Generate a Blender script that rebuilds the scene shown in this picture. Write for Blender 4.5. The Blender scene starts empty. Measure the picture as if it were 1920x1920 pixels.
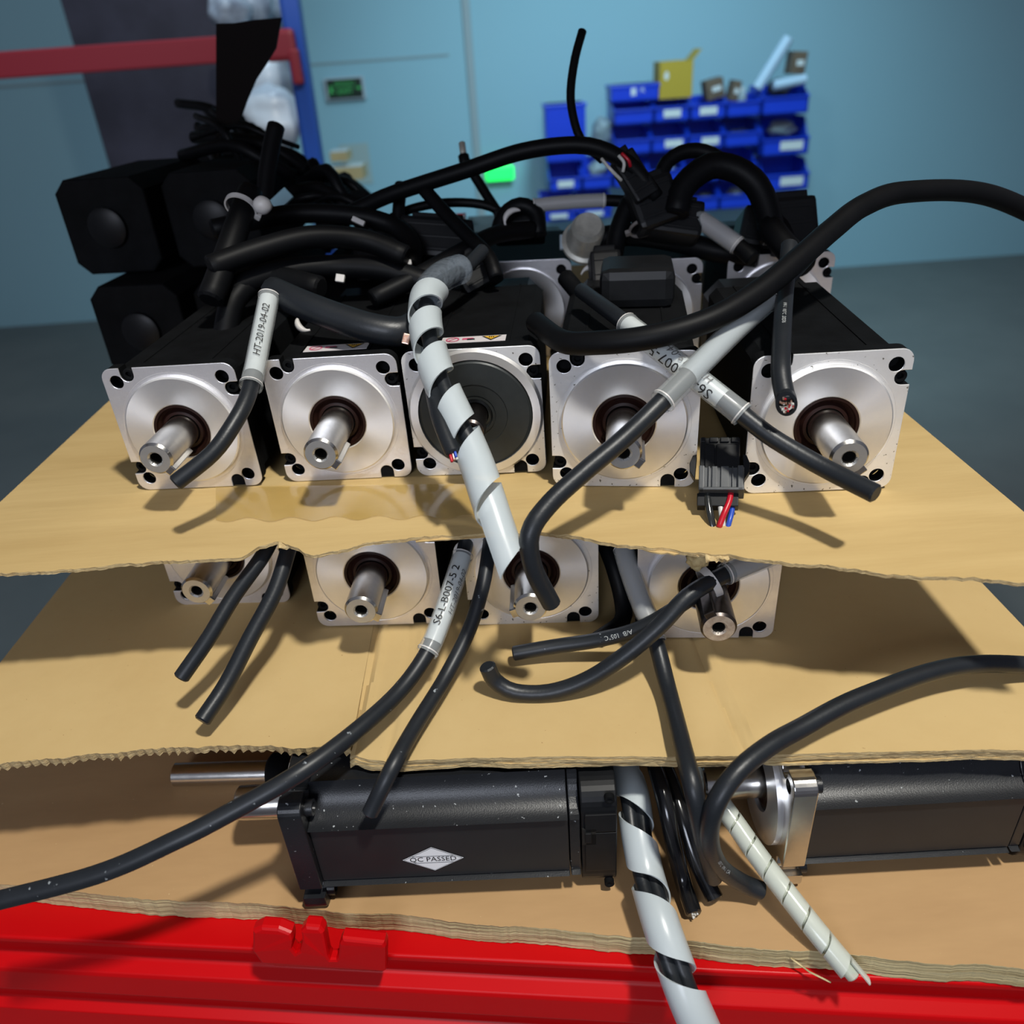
import bpy, bmesh, math, random
from mathutils import Vector, Matrix
from math import sin, cos, pi, radians

random.seed(7)
SC = bpy.context.scene
COL = SC.collection

# ------------------------------------------------------------------ camera
PITCH, ROLL, FPX = radians(30.2), radians(4.1), 1470.0
_F = Vector((0, cos(PITCH), -sin(PITCH)))
_U0 = Vector((0, sin(PITCH), cos(PITCH)))
_R0 = Vector((1, 0, 0))
_R = cos(ROLL) * _R0 - sin(ROLL) * _U0
_U = cos(ROLL) * _U0 + sin(ROLL) * _R0
cam_d = bpy.data.cameras.new('camera')
cam = bpy.data.objects.new('camera', cam_d)
COL.objects.link(cam)
M3 = Matrix((_R, _U, -_F)).transposed()
cam.matrix_world = M3.to_4x4()
cam_d.sensor_width = 36.0
cam_d.lens = FPX / 1920 * 36.0
cam_d.clip_start = 0.02
cam_d.clip_end = 60
cam_d.dof.use_dof = True
cam_d.dof.focus_distance = 0.425
cam_d.dof.aperture_fstop = 7.5
SC.camera = cam

# ------------------------------------------------------------------ world
w = bpy.data.worlds.new('world')
SC.world = w
w.use_nodes = True
nt = w.node_tree
bg = nt.nodes['Background']
tc = nt.nodes.new('ShaderNodeTexCoord')
sp = nt.nodes.new('ShaderNodeSeparateXYZ')
cr = nt.nodes.new('ShaderNodeValToRGB')
cr.color_ramp.elements[0].position = 0.30
cr.color_ramp.elements[0].color = (0.26, 0.26, 0.32, 1)
cr.color_ramp.elements[1].position = 0.75
cr.color_ramp.elements[1].color = (0.50, 0.53, 0.66, 1)
mp = nt.nodes.new('ShaderNodeMapRange')
mp.inputs['From Min'].default_value = -1
nt.links.new(tc.outputs['Generated'], sp.inputs[0])
nt.links.new(sp.outputs['Z'], mp.inputs['Value'])
nt.links.new(mp.outputs[0], cr.inputs[0])
nt.links.new(cr.outputs[0], bg.inputs['Color'])
bg.inputs['Strength'].default_value = 0.25


def area(name, loc, target, size, power, color, sy=None):
    d = bpy.data.lights.new(name, 'AREA')
    d.shape = 'RECTANGLE' if sy else 'DISK'
    d.size = size
    if sy:
        d.size_y = sy
    d.energy = power
    d.color = color
    o = bpy.data.objects.new(name, d)
    COL.objects.link(o)
    o.location = loc
    v = Vector(target) - Vector(loc)
    o.rotation_euler = v.to_track_quat('-Z', 'Y').to_euler()
    return o


# work lamp over the aisle in front of the shelf
area('aisle_lamp', (0.40, -0.26, 1.30), (0.0, 0.36, -0.28), 0.11, 31, (1.0, 0.97, 0.89))
# added fill light from far behind the viewer, pale lavender blue
area('front_fill', (-0.7, -2.6, 0.9), (0.0, 0.4, -0.25), 1.1, 40, (0.80, 0.86, 1.0), 0.9)
# ceiling lamp further back in the room, cool white
area('ceiling_lamp_back', (0.6, 4.2, 2.3), (0.3, 5.6, -0.9), 1.2, 12, (0.50, 0.84, 1.0), 0.3)
area('rack_fill', (-0.5, 2.0, 1.9), (-0.9, 2.9, -0.2), 0.5, 22, (0.70, 0.88, 1.0), 0.3)  # added fill that brightens the left rack post and bags
sd = bpy.data.lights.new('wall_fill_spot', 'SPOT')  # added spot, makes the wall brighter lower down
sd.energy = 420
sd.color = (0.52, 0.84, 1.0)
sd.spot_size = radians(96)
sd.spot_blend = 1.0
sd.shadow_soft_size = 0.3
so = bpy.data.objects.new('wall_fill_spot', sd)
COL.objects.link(so)
so.location = (0.9, 2.8, 1.9)
so.rotation_euler = (Vector((0.9, 6.0, -2.1)) - Vector(so.location)).to_track_quat('-Z', 'Y').to_euler()

SC.view_settings.view_transform = 'Standard'
SC.view_settings.look = 'None'
SC.view_settings.exposure = 0.0
SC.view_settings.gamma = 1.0
SC.view_settings.use_curve_mapping = False


# ------------------------------------------------------------------ placing helpers
def ray(px, py):
    return (px - 960) / FPX * _R + (960 - py) / FPX * _U + _F


def at(px, py, t):
    return ray(px, py) * t


def atz(px, py, z):
    d = ray(px, py)
    return d * (z / d.z)


def aty(px, py, Y, k=0.0):
    d = ray(px, py)
    return d * (Y / (d.y - k * d.x))


def s2l(c):
    return tuple(((x / 255) / 12.92 if x / 255 <= .04045 else ((x / 255 + .055) / 1.055) ** 2.4) for x in c) + (1,)


# ------------------------------------------------------------------ materials
MATS = {}


def mat(name, col, rough=0.5, metal=0.0, spec=0.5, noise=None, bump=None, speck=None, alpha=None, coat=0, trans=0, emit=None, stretch=(1, 1, 1), aniso=None, sss=0):
    """noise=(scale, amount, second colour); bump=(scale, strength); speck=(scale, threshold, colour)"""
    if name in MATS:
        return MATS[name]
    m = bpy.data.materials.new(name)
    m.use_nodes = True
    nt = m.node_tree
    b = nt.nodes['Principled BSDF']
    b.inputs['Roughness'].default_value = rough
    b.inputs['Metallic'].default_value = metal
    b.inputs['Specular IOR Level'].default_value = spec
    b.inputs['Coat Weight'].default_value = coat
    if trans:
        b.inputs['Transmission Weight'].default_value = trans
    if sss:
        b.inputs['Subsurface Weight'].default_value = sss
        b.inputs['Subsurface Radius'].default_value = (.004, .004, .004)
    if alpha is not None:
        b.inputs['Alpha'].default_value = alpha
    if emit:
        b.inputs['Emission Color'].default_value = emit[0]
        b.inputs['Emission Strength'].default_value = emit[1]
    tc = nt.nodes.new('ShaderNodeTexCoord')
    mpn = nt.nodes.new('ShaderNodeMapping')
    mpn.inputs['Scale'].default_value = stretch
    nt.links.new(tc.outputs['Object'], mpn.inputs[0])
    src = None
    b.inputs['Base Color'].default_value = col
    if noise:
        n = nt.nodes.new('ShaderNodeTexNoise')
        n.inputs['Scale'].default_value = noise[0]
        n.inputs['Detail'].default_value = 6
        n.inputs['Roughness'].default_value = .65
        nt.links.new(mpn.outputs[0], n.inputs['Vector'])
        r = nt.nodes.new('ShaderNodeValToRGB')
        r.color_ramp.elements[0].position = .35
        r.color_ramp.elements[1].position = .68
        nt.links.new(n.outputs['Fac'], r.inputs[0])
        mx = nt.nodes.new('ShaderNodeMix')
        mx.data_type = 'RGBA'
        mul = nt.nodes.new('ShaderNodeMath')
        mul.operation = 'MULTIPLY'
        mul.inputs[1].default_value = noise[1]
        nt.links.new(r.outputs[0], mul.inputs[0])
        nt.links.new(mul.outputs[0], mx.inputs['Factor'])
        mx.inputs['A'].default_value = col
        mx.inputs['B'].default_value = noise[2]
        src = mx.outputs['Result']
        if metal > .5:
            mr = nt.nodes.new('ShaderNodeMapRange')
            mr.inputs['To Min'].default_value = rough - .06
            mr.inputs['To Max'].default_value = rough + .12
            nt.links.new(n.outputs['Fac'], mr.inputs['Value'])
            nt.links.new(mr.outputs[0], b.inputs['Roughness'])
    if speck:
        n2 = nt.nodes.new('ShaderNodeTexNoise')
        n2.inputs['Scale'].default_value = speck[0]
        n2.inputs['Detail'].default_value = 2
        nt.links.new(tc.outputs['Object'], n2.inputs['Vector'])
        r2 = nt.nodes.new('ShaderNodeValToRGB')
        r2.color_ramp.elements[0].position = speck[1]
        r2.color_ramp.elements[1].position = speck[1] + .05
        nt.links.new(n2.outputs['Fac'], r2.inputs[0])
        mx2 = nt.nodes.new('ShaderNodeMix')
        mx2.data_type = 'RGBA'
        nt.links.new(r2.outputs[0], mx2.inputs['Factor'])
        if src:
            nt.links.new(src, mx2.inputs['A'])
        else:
            mx2.inputs['A'].default_value = col
        mx2.inputs['B'].default_value = speck[2]
        src = mx2.outputs['Result']
    if src:
        nt.links.new(src, b.inputs['Base Color'])
    if bump:
        n3 = nt.nodes.new('ShaderNodeTexNoise')
        n3.inputs['Scale'].default_value = bump[0]
        n3.inputs['Detail'].default_value = 5
        nt.links.new(mpn.outputs[0], n3.inputs['Vector'])
        bp = nt.nodes.new('ShaderNodeBump')
        bp.inputs['Strength'].default_value = bump[1]
        bp.inputs['Distance'].default_value = .002
        nt.links.new(n3.outputs['Fac'], bp.inputs['Height'])
        nt.links.new(bp.outputs[0], b.inputs['Normal'])
    if aniso:
        tg = nt.nodes.new('ShaderNodeTangent')
        tg.direction_type = 'RADIAL'
        tg.axis = 'Y'
        nt.links.new(tg.outputs[0], b.inputs['Tangent'])
        b.inputs['Anisotropic'].default_value = aniso
    MATS[name] = m
    return m


ALU = mat('milled_aluminium', (.88, .87, .89, 1), .28, .70, noise=(70, .5, (.66, .63, .66, 1)), speck=(900, .72, (.30, .28, .28, 1)), bump=(500, .06), stretch=(1, 1, 1))
ALU2 = mat('worn_milled_aluminium', (.90, .90, .90, 1), .34, .55, noise=(45, .5, (.72, .70, .68, 1)), speck=(420, .66, (.16, .15, .12, 1)), bump=(300, .08))
TURN = mat('turned_aluminium', (.92, .91, .90, 1), .33, .78, noise=(25, .35, (.66, .64, .64, 1)), aniso=.75)
DISC = mat('dark_grey_painted_disc', (.028, .032, .032, 1), .38, .3, noise=(200, .3, (.045, .05, .05, 1)))
SEAL = mat('brown_rubber_seal', (.020, .007, .005, 1), .4, spec=.2, noise=(60, .5, (.008, .005, .005, 1)))
STEEL = mat('ground_steel', (.66, .64, .60, 1), .20, 1, noise=(180, .3, (.5, .48, .45, 1)))
BORE = mat('shaded_threaded_bore', (.03, .028, .024, 1), .4, .6)  # shade inside the shaft hole, put into the colour
TIPM = mat('turned_shaft_end', (.62, .61, .58, 1), .38, .85, noise=(300, .3, (.5, .48, .45, 1)))
STEELD = mat('oily_dark_steel', (.16, .14, .13, 1), .28, 1, noise=(120, .7, (.05, .04, .04, 1)))
RUST = mat('rusty_steel', (.68, .62, .54, 1), .4, .7, noise=(170, .6, (.20, .075, .03, 1)))
BLKP = mat('black_motor_paint', (.0036, .0038, .0042, 1), .72, spec=.07, noise=(30, .4, (.012, .013, .015, 1)), bump=(900, .12))
BLKD = mat('dusty_black_paint', (.009, .010, .012, 1), .36, spec=.45, noise=(35, .5, (.016, .018, .022, 1)), speck=(420, .71, (.35, .37, .38, 1)), bump=(1400, .08))
BLKF = mat('satin_black_side_paint', (.013, .013, .014, 1), .45, spec=.45, noise=(22, .5, (.022, .022, .022, 1)), speck=(600, .80, (.25, .26, .27, 1)))
RUB = mat('dark_rubber_sheath', (.011, .0135, .017, 1), .40, spec=.42, noise=(50, .4, (.018, .021, .025, 1)), bump=(700, .05))
RUBD = mat('dusty_rubber_sheath', (.011, .0135, .017, 1), .42, spec=.42, noise=(90, .4, (.020, .023, .028, 1)), speck=(260, .70, (.28, .31, .33, 1)))
RUBK = mat('black_rubber_sheath', (.0030, .0034, .0042, 1), .5, spec=.13, noise=(60, .4, (.006, .006, .007, 1)))
RUBS = mat('glossy_black_sheath', (.008, .008, .009, 1), .18, spec=.6)
GREYS = mat('grey_sheath', (.20, .19, .19, 1), .35, spec=.5)
PLA = mat('black_connector_plastic', (.0055, .006, .007, 1), .42, spec=.22, noise=(80, .4, (.012, .013, .015, 1)))
PLG = mat('dull_grey_black_plastic', (.035, .039, .043, 1), .42, noise=(150, .4, (.09, .095, .10, 1)))
CARD = mat('kraft_cardboard', s2l((198, 171, 120)), .8, spec=.15, noise=(11, .5, s2l((184, 154, 103))), bump=(60, .15), speck=(500, .76, s2l((150, 118, 72))))
CARDS = mat('fluted_kraft_cardboard', s2l((196, 169, 117)), .8, spec=.15, noise=(38, .55, s2l((172, 143, 92))), bump=(120, .2), stretch=(.12, 1, 1))
CARDE = mat('torn_cardboard_edge', s2l((206, 184, 138)), .9, spec=.1, noise=(160, .7, s2l((140, 112, 72))), stretch=(1, 1, 6), bump=(200, .5))
TAPE = mat('yellowed_packing_tape', s2l((186, 152, 66)), .22, spec=.5, noise=(30, .6, s2l((205, 178, 110))), alpha=.42, bump=(25, .5), coat=.4)
REDP = mat('red_enamel', (.48, .0015, .003, 1), .36, spec=.16, noise=(4, .3, (.60, .003, .006, 1)))
BLUEP = mat('blue_enamel', (.008, .09, .50, 1), .4)
BINB = mat('blue_bin_plastic', (.008, .05, .58, 1), .32, noise=(3, .3, (.005, .03, .42, 1)))
WHITE = mat('white_card', (.62, .66, .66, 1), .5)
PAPER = mat('white_label_paper', (.60, .64, .64, 1), .38, coat=.5, noise=(120, .25, (.5, .54, .55, 1)))
INK = mat('black_ink', (.008, .008, .008, 1), .5)
INKG = mat('grey_ink', (.10, .10, .10, 1), .5)
PRINTW = mat('white_print', (.42, .44, .44, 1), .6)
PVC = mat('clear_shrink_tube', (.62, .66, .66, 1), .22, alpha=.30, spec=.6)
SPI = mat('frosted_spiral_plastic', (.58, .64, .66, 1), .28, alpha=.72, spec=.55, sss=.1)
SPIC = mat('clear_spiral_plastic', (.70, .74, .66, 1), .2, alpha=.62, spec=.6)
TIE = mat('white_nylon_tie', (.60, .58, .56, 1), .4)
COPPER = mat('copper_strands', (.75, .38, .24, 1), .3, .9, noise=(900, .7, (.75, .7, .66, 1)))
PINK = mat('pink_pictogram', s2l((205, 90, 120)), .5)
YEL = mat('warning_yellow', s2l((215, 165, 40)), .5)
LAB = mat('warning_label_white', (.62, .58, .58, 1), .5)
SILV = mat('silver_print', (.80, .81, .82, 1), .45)


# ------------------------------------------------------------------ mesh collecting
class MB:
    def __init__(self):
        self.v, self.f, self.m, self.s = [], [], [], []
        self.mats = []
        self.sharp = 32

    def mi(self, m):
        if m not in self.mats:
            self.mats.append(m)
        return self.mats.index(m)

    def add(self, vs, fs, m, smooth=False, M=None):
        o = len(self.v)
        self.v += [tuple(M @ Vector(a)) if M is not None else tuple(a) for a in vs]
        k = self.mi(m)
        for f in fs:
            self.f.append(tuple(i + o for i in f))
            self.m.append(k)
            self.s.append(smooth)
        return self

    def box(self, c, s, m, M=None, bev=0):
        bm = bmesh.new()
        bmesh.ops.create_cube(bm, size=1)
        for v in bm.verts:
            v.co = Vector((v.co.x * s[0] + c[0], v.co.y * s[1] + c[1], v.co.z * s[2] + c[2]))
        if bev:
            bmesh.ops.bevel(bm, geom=bm.edges[:], offset=bev, segments=2, affect='EDGES', profile=.6)
        bm.verts.index_update()
        self.add([v.co[:] for v in bm.verts], [[v.index for v in f.verts] for f in bm.faces], m, False, M)
        bm.free()
        return self

    def lathe(self, prof, m, M=None, n=64, smooth=True):
        """profile [(radius, y)] turned about Y"""
        if n >= 40:
            self.sharp = 18
        vs, fs = [], []
        for r, y in prof:
            for i in range(n):
                a = 2 * pi * i / n
                vs.append((r * cos(a), y, r * sin(a)))
        for j in range(len(prof) - 1):
            for i in range(n):
                k = (i + 1) % n
                fs.append((j * n + i, j * n + k, (j + 1) * n + k, (j + 1) * n + i))
        return self.add(vs, fs, m, smooth, M)

    def tube(self, path, r, m, n=14, caps=True, M=None, r1=None):
        fr = frames(path)
        if n <= 12:
            self.sharp = 62
        vs, fs = [], []
        N = len(fr)
        for j, (p, t, a, b) in enumerate(fr):
            rr = r if r1 is None else r + (r1 - r) * j / (N - 1)
            if callable(r):
                rr = r(j / (N - 1))
            for i in range(n):
                q = 2 * pi * i / n
                vs.append(p + (a * cos(q) + b * sin(q)) * rr)
        for j in range(N - 1):
            for i in range(n):
                k = (i + 1) % n
                fs.append((j * n + i, j * n + k, (j + 1) * n + k, (j + 1) * n + i))
        self.add(vs, fs, m, True, M)
        if caps:
            r0 = r(0) if callable(r) else r
            r9 = r(1) if callable(r) else (r if r1 is None else r1)
            for (p, t, a, b), sgn, rr in ((fr[0], -1, r0), (fr[-1], 1, r9)):
                ring0 = [p + (a * cos(2 * pi * i / n) + b * sin(2 * pi * i / n)) * rr for i in range(n)]
                ring1 = [p + t * sgn * rr * .18 + (a * cos(2 * pi * i / n) + b * sin(2 * pi * i / n)) * rr * .8 for i in range(n)]
                fs = [(i, (i + 1) % n, n + (i + 1) % n, n + i) for i in range(n)] + [tuple(range(n, 2 * n))]
                self.add(ring0 + ring1, fs, m, False, M)
        return self

    def build(self, name, parent=None, M=None, auto=None):
        me = bpy.data.meshes.new(name)
        me.from_pydata(self.v, [], self.f)
        for m in self.mats:
            me.materials.append(m)
        me.polygons.foreach_set('material_index', self.m)
        me.polygons.foreach_set('use_smooth', self.s)
        bm = bmesh.new()
        bm.from_mesh(me)
        bmesh.ops.remove_doubles(bm, verts=bm.verts, dist=1e-6)
        bmesh.ops.recalc_face_normals(bm, faces=bm.faces)
        for e in bm.edges:
            if len(e.link_faces) == 2 and e.calc_face_angle(0) > radians(self.sharp):
                e.smooth = False
        bm.to_mesh(me)
        bm.free()
        me.update()
        o = bpy.data.objects.new(name, me)
        COL.objects.link(o)
        if parent is not None:
            o.parent = parent
        if M is not None:
            o.matrix_world = M
        return o


def smooth_path(pts, step=.004):
    """centripetal-like Catmull-Rom through the points"""
    P = [Vector(p) for p in pts]
    P = [P[0] * 2 - P[1]] + P + [P[-1] * 2 - P[-2]]
    out = []
    for i in range(1, len(P) - 2):
        a, b, c, d = P[i - 1:i + 3]
        n = max(3, int((c - b).length / step))
        for k in range(n):
            t = k / n
            out.append(.5 * ((2 * b) + (c - a) * t + (2 * a - 5 * b + 4 * c - d) * t * t + (3 * b - a - 3 * c + d) * t ** 3))
    out.append(P[-2])
    return out


def frames(path):
    out = []
    N = len(path)
    a = None
    for i, p in enumerate(path):
        t = (path[min(i + 1, N - 1)] - path[max(i - 1, 0)]).normalized()
        if a is None:
            ref = Vector((0, 0, 1)) if abs(t.z) < .9 else Vector((0, 1, 0))
            a = (ref - t * ref.dot(t)).normalized()
        else:
            a = (a - t * a.dot(t)).normalized()
        out.append((p, t, a, t.cross(a)))
    return out


def arclen(path):
    L = [0]
    for i in range(1, len(path)):
        L.append(L[-1] + (path[i] - path[i - 1]).length)
    return L


def sub_path(path, f0, f1, step=.002):
    L = arclen(path)
    T = L[-1]
    n = max(4, int((f1 - f0) * T / step))
    return [path_at(path, L, T * (f0 + (f1 - f0) * i / n)) for i in range(n + 1)]


def path_at(path, L, s):
    import bisect
    i = min(max(bisect.bisect(L, s), 1), len(L) - 1)
    k = (s - L[i - 1]) / max(L[i] - L[i - 1], 1e-9)
    return path[i - 1].lerp(path[i], k)


def frac_at(path, px, py):
    L = arclen(path)
    best = (1e9, 0)
    for p, s in zip(path, L):
        t = p.dot(_F)
        x, y = 960 + FPX * p.dot(_R) / t, 960 - FPX * p.dot(_U) / t
        d = (x - px) ** 2 + (y - py) ** 2
        if d < best[0]:
            best = (d, s / L[-1])
    return best[1]


def flat(outline, holes, z0, z1, bev=0.0):
    """plate from a 2D outline with holes; returns verts, faces in XY, thickness z0..z1"""
    cu = bpy.data.curves.new('tmp', 'CURVE')
    cu.dimensions = '2D'
    cu.fill_mode = 'BOTH'
    cu.extrude = abs(z1 - z0) / 2 - bev
    cu.bevel_depth = bev
    cu.bevel_resolution = 1
    cu.offset = -bev
    for ol in [outline] + holes:
        s = cu.splines.new('POLY')
        s.points.add(len(ol) - 1)
        for i, p in enumerate(ol):
            s.points[i].co = (p[0], p[1], 0, 1)
        s.use_cyclic_u = True
    ob = bpy.data.objects.new('tmp', cu)
    COL.objects.link(ob)
    me = bpy.data.meshes.new_from_object(ob.evaluated_get(bpy.context.evaluated_depsgraph_get()))
    zc = (z0 + z1) / 2
    vs = [(v.co.x, v.co.y, v.co.z + zc) for v in me.vertices]
    fs = [tuple(p.vertices) for p in me.polygons]
    bpy.data.objects.remove(ob)
    bpy.data.curves.remove(cu)
    bpy.data.meshes.remove(me)
    return vs, fs


_TX = {}


def text_mesh(s, size, shear=0.0, slices=0.0):
    key = (s, size, shear, slices)
    if key in _TX:
        return _TX[key]
    cu = bpy.data.curves.new('tmp', 'FONT')
    cu.body = s
    cu.size = size
    cu.shear = shear
    cu.resolution_u = 2
    cu.align_x = 'CENTER'
    cu.align_y = 'CENTER'
    ob = bpy.data.objects.new('tmp', cu)
    COL.objects.link(ob)
    me = bpy.data.meshes.new_from_object(ob.evaluated_get(bpy.context.evaluated_depsgraph_get()))
    bm = bmesh.new()
    bm.from_mesh(me)
    if slices:
        y = -size
        while y < size:
            bmesh.ops.bisect_plane(bm, geom=bm.verts[:] + bm.edges[:] + bm.faces[:], plane_co=(0, y, 0), plane_no=(0, 1, 0))
            y += slices
    bm.verts.index_update()
    vs = [v.co[:] for v in bm.verts]
    fs = [tuple(v.index for v in f.verts) for f in bm.faces]
    bm.free()
    bpy.data.objects.remove(ob)
    bpy.data.curves.remove(cu)
    bpy.data.meshes.remove(me)
    _TX[key] = (vs, fs)
    return vs, fs


def wrap_text(mb, path, r, s, size, f, m, ang=0.0, flip=False, shear=0.0, eps=.00012, bold=1.0):
    """letters laid on a tube round the path, centred at fraction f; ang = offset from the side facing the viewer, radians"""
    vs, fs = text_mesh(s, size, shear, size / 8)
    L = arclen(path)
    s0 = f * L[-1]
    out = []
    sg = -1 if flip else 1
    for x, y, _ in vs:
        q = min(max(s0 + sg * x, 0), L[-1])
        p = path_at(path, L, q)
        t = (path_at(path, L, min(q + .001, L[-1])) - path_at(path, L, max(q - .001, 0))).normalized()
        view = -p.normalized()
        n = (view - t * view.dot(t)).normalized()
        b = n.cross(t) * sg
        a = y / r + ang
        out.append(p + (n * cos(a) + b * sin(a)) * (r + eps))
    mb.add(out, fs, m)


def tag(o, label=None, cat=None, group=None, kind=None):
    if label:
        o['label'] = label
    if cat:
        o['category'] = cat
    if group:
        o['group'] = group
    if kind:
        o['kind'] = kind
    return o


def empty(name, M, label, cat, group=None):
    o = bpy.data.objects.new(name, None)
    COL.objects.link(o)
    o.empty_display_size = .02
    o.matrix_world = M
    return tag(o, label, cat, group)


def child(mb, name, parent, label=None):
    o = mb.build(name)
    o.parent = parent
    if label:
        o['label'] = label
    return o


# ------------------------------------------------------------------ setting
FLOOR = -1.55
WY = 6.0
WALL = mat('pale_blue_wall_paint', s2l((146, 186, 198)), .75, noise=(1.2, .25, s2l((140, 180, 192))))
TRIM = mat('grey_wall_trim', s2l((150, 165, 168)), .6)
SEAM = mat('wall_panel_seam', s2l((138, 156, 160)), .7)
CONC = mat('grey_floor_paint', s2l((110, 115, 112)), .6, noise=(3, .4, s2l((90, 96, 95))))

tag(MB().box((0, WY + .05, .6), (9, .1, 4.6), WALL).build('wall_back'), kind='structure')
tag(MB().box((0, 3.4, FLOOR - .05), (9, 9, .1), CONC).build('floor'), kind='structure')
p = aty(884, 145, WY)
tag(MB().box((p.x, WY - .012, .5), (.05, .024, 4.0), TRIM, bev=.004).box((p.x - .02, WY - .035, .46), (.09, .03, .07), TRIM, bev=.004).build('trim_1'), kind='structure')
p = aty(700, 113, WY)
tag(MB().box((p.x - 1.3, WY - .002, p.z), (3.6, .004, .014), SEAM).build('trim_2'), kind='structure')

# ------------------------------------------------------------------ background things
SGN = mat('dark_green_sign_face', (.003, .02, .010, 1), .4)
SGG = mat('dim_green_sign_letters', (.03, .22, .06, 1), .5, emit=((.05, .5, .12, 1), .35))
GLOW = mat('lit_green_sign', (.02, .6, .12, 1), .4, emit=((.01, .95, .10, 1), 1.6))
SGF = mat('silver_sign_frame', (.45, .50, .54, 1), .4)


def exit_sign():
    a, b = aty(617, 152, WY - .03), aty(676, 180, WY - .03)
    c = (a + b) / 2
    wd, h = .232, .112
    root = empty('exit_sign', Matrix.Translation(c), 'dark rectangular exit sign with dim green figures high on the pale blue wall', 'exit sign')
    child(MB().box((0, .012, 0), (wd + .03, .03, h + .02), SGF, bev=.003), 'sign_frame', root)
    mb = MB().box((0, -.004, 0), (wd, .006, h), SGN)
    R = Matrix.Rotation(pi / 2, 4, 'X')
    for s, x, z, sz in (('EXIT', .002, -.016, .05), ('安全出口', .002, .026, .034)):
        vs, fs = text_mesh(s, sz)
        mb.add(vs, fs, SGG, M=Matrix.Translation((x, -.0076, z)) @ R)
    # running figure at the left, arrow at the right
    q = lambda x, z: (x, -.0076, z)
    fig = [[(-.098, .012), (-.088, .012), (-.088, .022), (-.098, .022)], [(-.100, -.012), (-.084, -.010), (-.086, .010), (-.098, .010)],
           [(-.108, -.030), (-.102, -.034), (-.090, -.012), (-.098, -.010)], [(-.088, -.012), (-.074, -.026), (-.068, -.022), (-.082, -.006)],
           [(-.086, .008), (-.072, .002), (-.070, .007), (-.086, .014)],
           [(.074, -.004), (.098, -.004), (.098, .004), (.074, .004)], [(.094, -.014), (.110, 0), (.094, .014)]]
    for f in fig:
        mb.add([q(*a) for a in f], [tuple(range(len(f)))], SGG)
    child(mb, 'sign_face', root)


exit_sign()
c = aty(937, 325, WY - .06)
root = empty('exit_sign', Matrix.Translation(c), 'glowing bright green exit light low on the wall behind the arching black cable', 'exit sign')
child(MB().box((0, .03, 0), (.19, .04, .10), SGF, bev=.02), 'sign_housing', root)
child(MB().box((0, 0, 0), (.20, .03, .095), GLOW, bev=.0145), 'lit_panel', root)

# paper notice and small boxes near the left of the wall
NOTE = mat('pale_notice_paper', s2l((160, 178, 176)), .7)
c = aty(668, 308, WY - .004)
tag(MB().box((c.x, c.y, c.z), (.20, .003, .26), NOTE).build('wall_notice'), 'faded pale paper notice stuck on the wall beyond the tangle of cables', 'notice')
WOODB = mat('tan_box_card', s2l((190, 165, 120)), .7, noise=(5, .4, s2l((150, 120, 70))))
for (x0, y0, x1, y1), n, lb in (((618, 288, 652, 300), 'cardboard_box', 'small brown box lying on top of the far stack beside the notice'),
                                ((612, 318, 682, 334), 'cardboard_box', 'long pale tan box under the wall notice behind the cable tangle')):
    a, b = aty(x0, y0, 5.2), aty(x1, y1, 5.2)
    wd, h = abs(b.x - a.x), abs(a.z - b.z) + .01
    cc = (a + b) / 2
    root = empty(n, Matrix.Translation((cc.x, cc.y + .1, cc.z - h / 2)), lb, 'box')
    child(MB().box((0, 0, h / 2), (wd, .2, h), WOODB, bev=.003), 'box_body', root)
    child(MB().box((0, -.02, h + .003), (wd * .98, .16, .005), WHITE), 'lid', root)

# --- left storage rack with a blue post
pa, pb = aty(546, 0, 2.4), aty(583, 245, 2.4)
root = empty('storage_rack', Matrix.Translation((pa.x, pa.y, -1.55)), 'tall blue steel rack post with a red shelf beam at upper left', 'rack')
d = (pb - pa)
A, B = pa - d * .9, pa + d * 5.2
mb = MB()
t = (B - A).normalized()
X = Vector((1, 0, 0))
X = (X - t * X.dot(t)).normalized()
Yv = t.cross(X)
Mx = Matrix((X, Yv, t)).transposed().to_4x4()
Mx.translation = (A + B) / 2
Ln = (B - A).length
mb.box((0, 0, 0), (.042, .05, Ln), BLUEP, Mx, bev=.004)
mb.box((-.024, -.012, 0), (.014, .03, Ln), BLUEP, Mx, bev=.003)
o = child(mb, 'post', root)
o.matrix_parent_inverse = root.matrix_world.inverted()
RB = mat('faded_red_enamel', (.30, .02, .035, 1), .45)
mb = MB()
a, b = aty(505, 75, 2.36), aty(556, 80, 2.36)
c1 = aty(540, 84, 2.36)
mb.box((c1.x - .02, c1.y, c1.z), (.082, .03, .072), RB, bev=.012)
mb.box((c1.x + .012, c1.y - .002, c1.z - .05), (.026, .03, .08), RB, bev=.006)
o = child(mb, 'beam_connector', root)
o.matrix_parent_inverse = root.matrix_world.inverted()
c2 = aty(420, 84, 2.38)
o = child(MB().box(((c1.x + c2.x - .9) / 2, c1.y + .01, c1.z), (abs(c1.x - c2.x) + .8, .03, .06), RB, bev=.005), 'shelf_beam', root)
o.matrix_parent_inverse = root.matrix_world.inverted()


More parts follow.
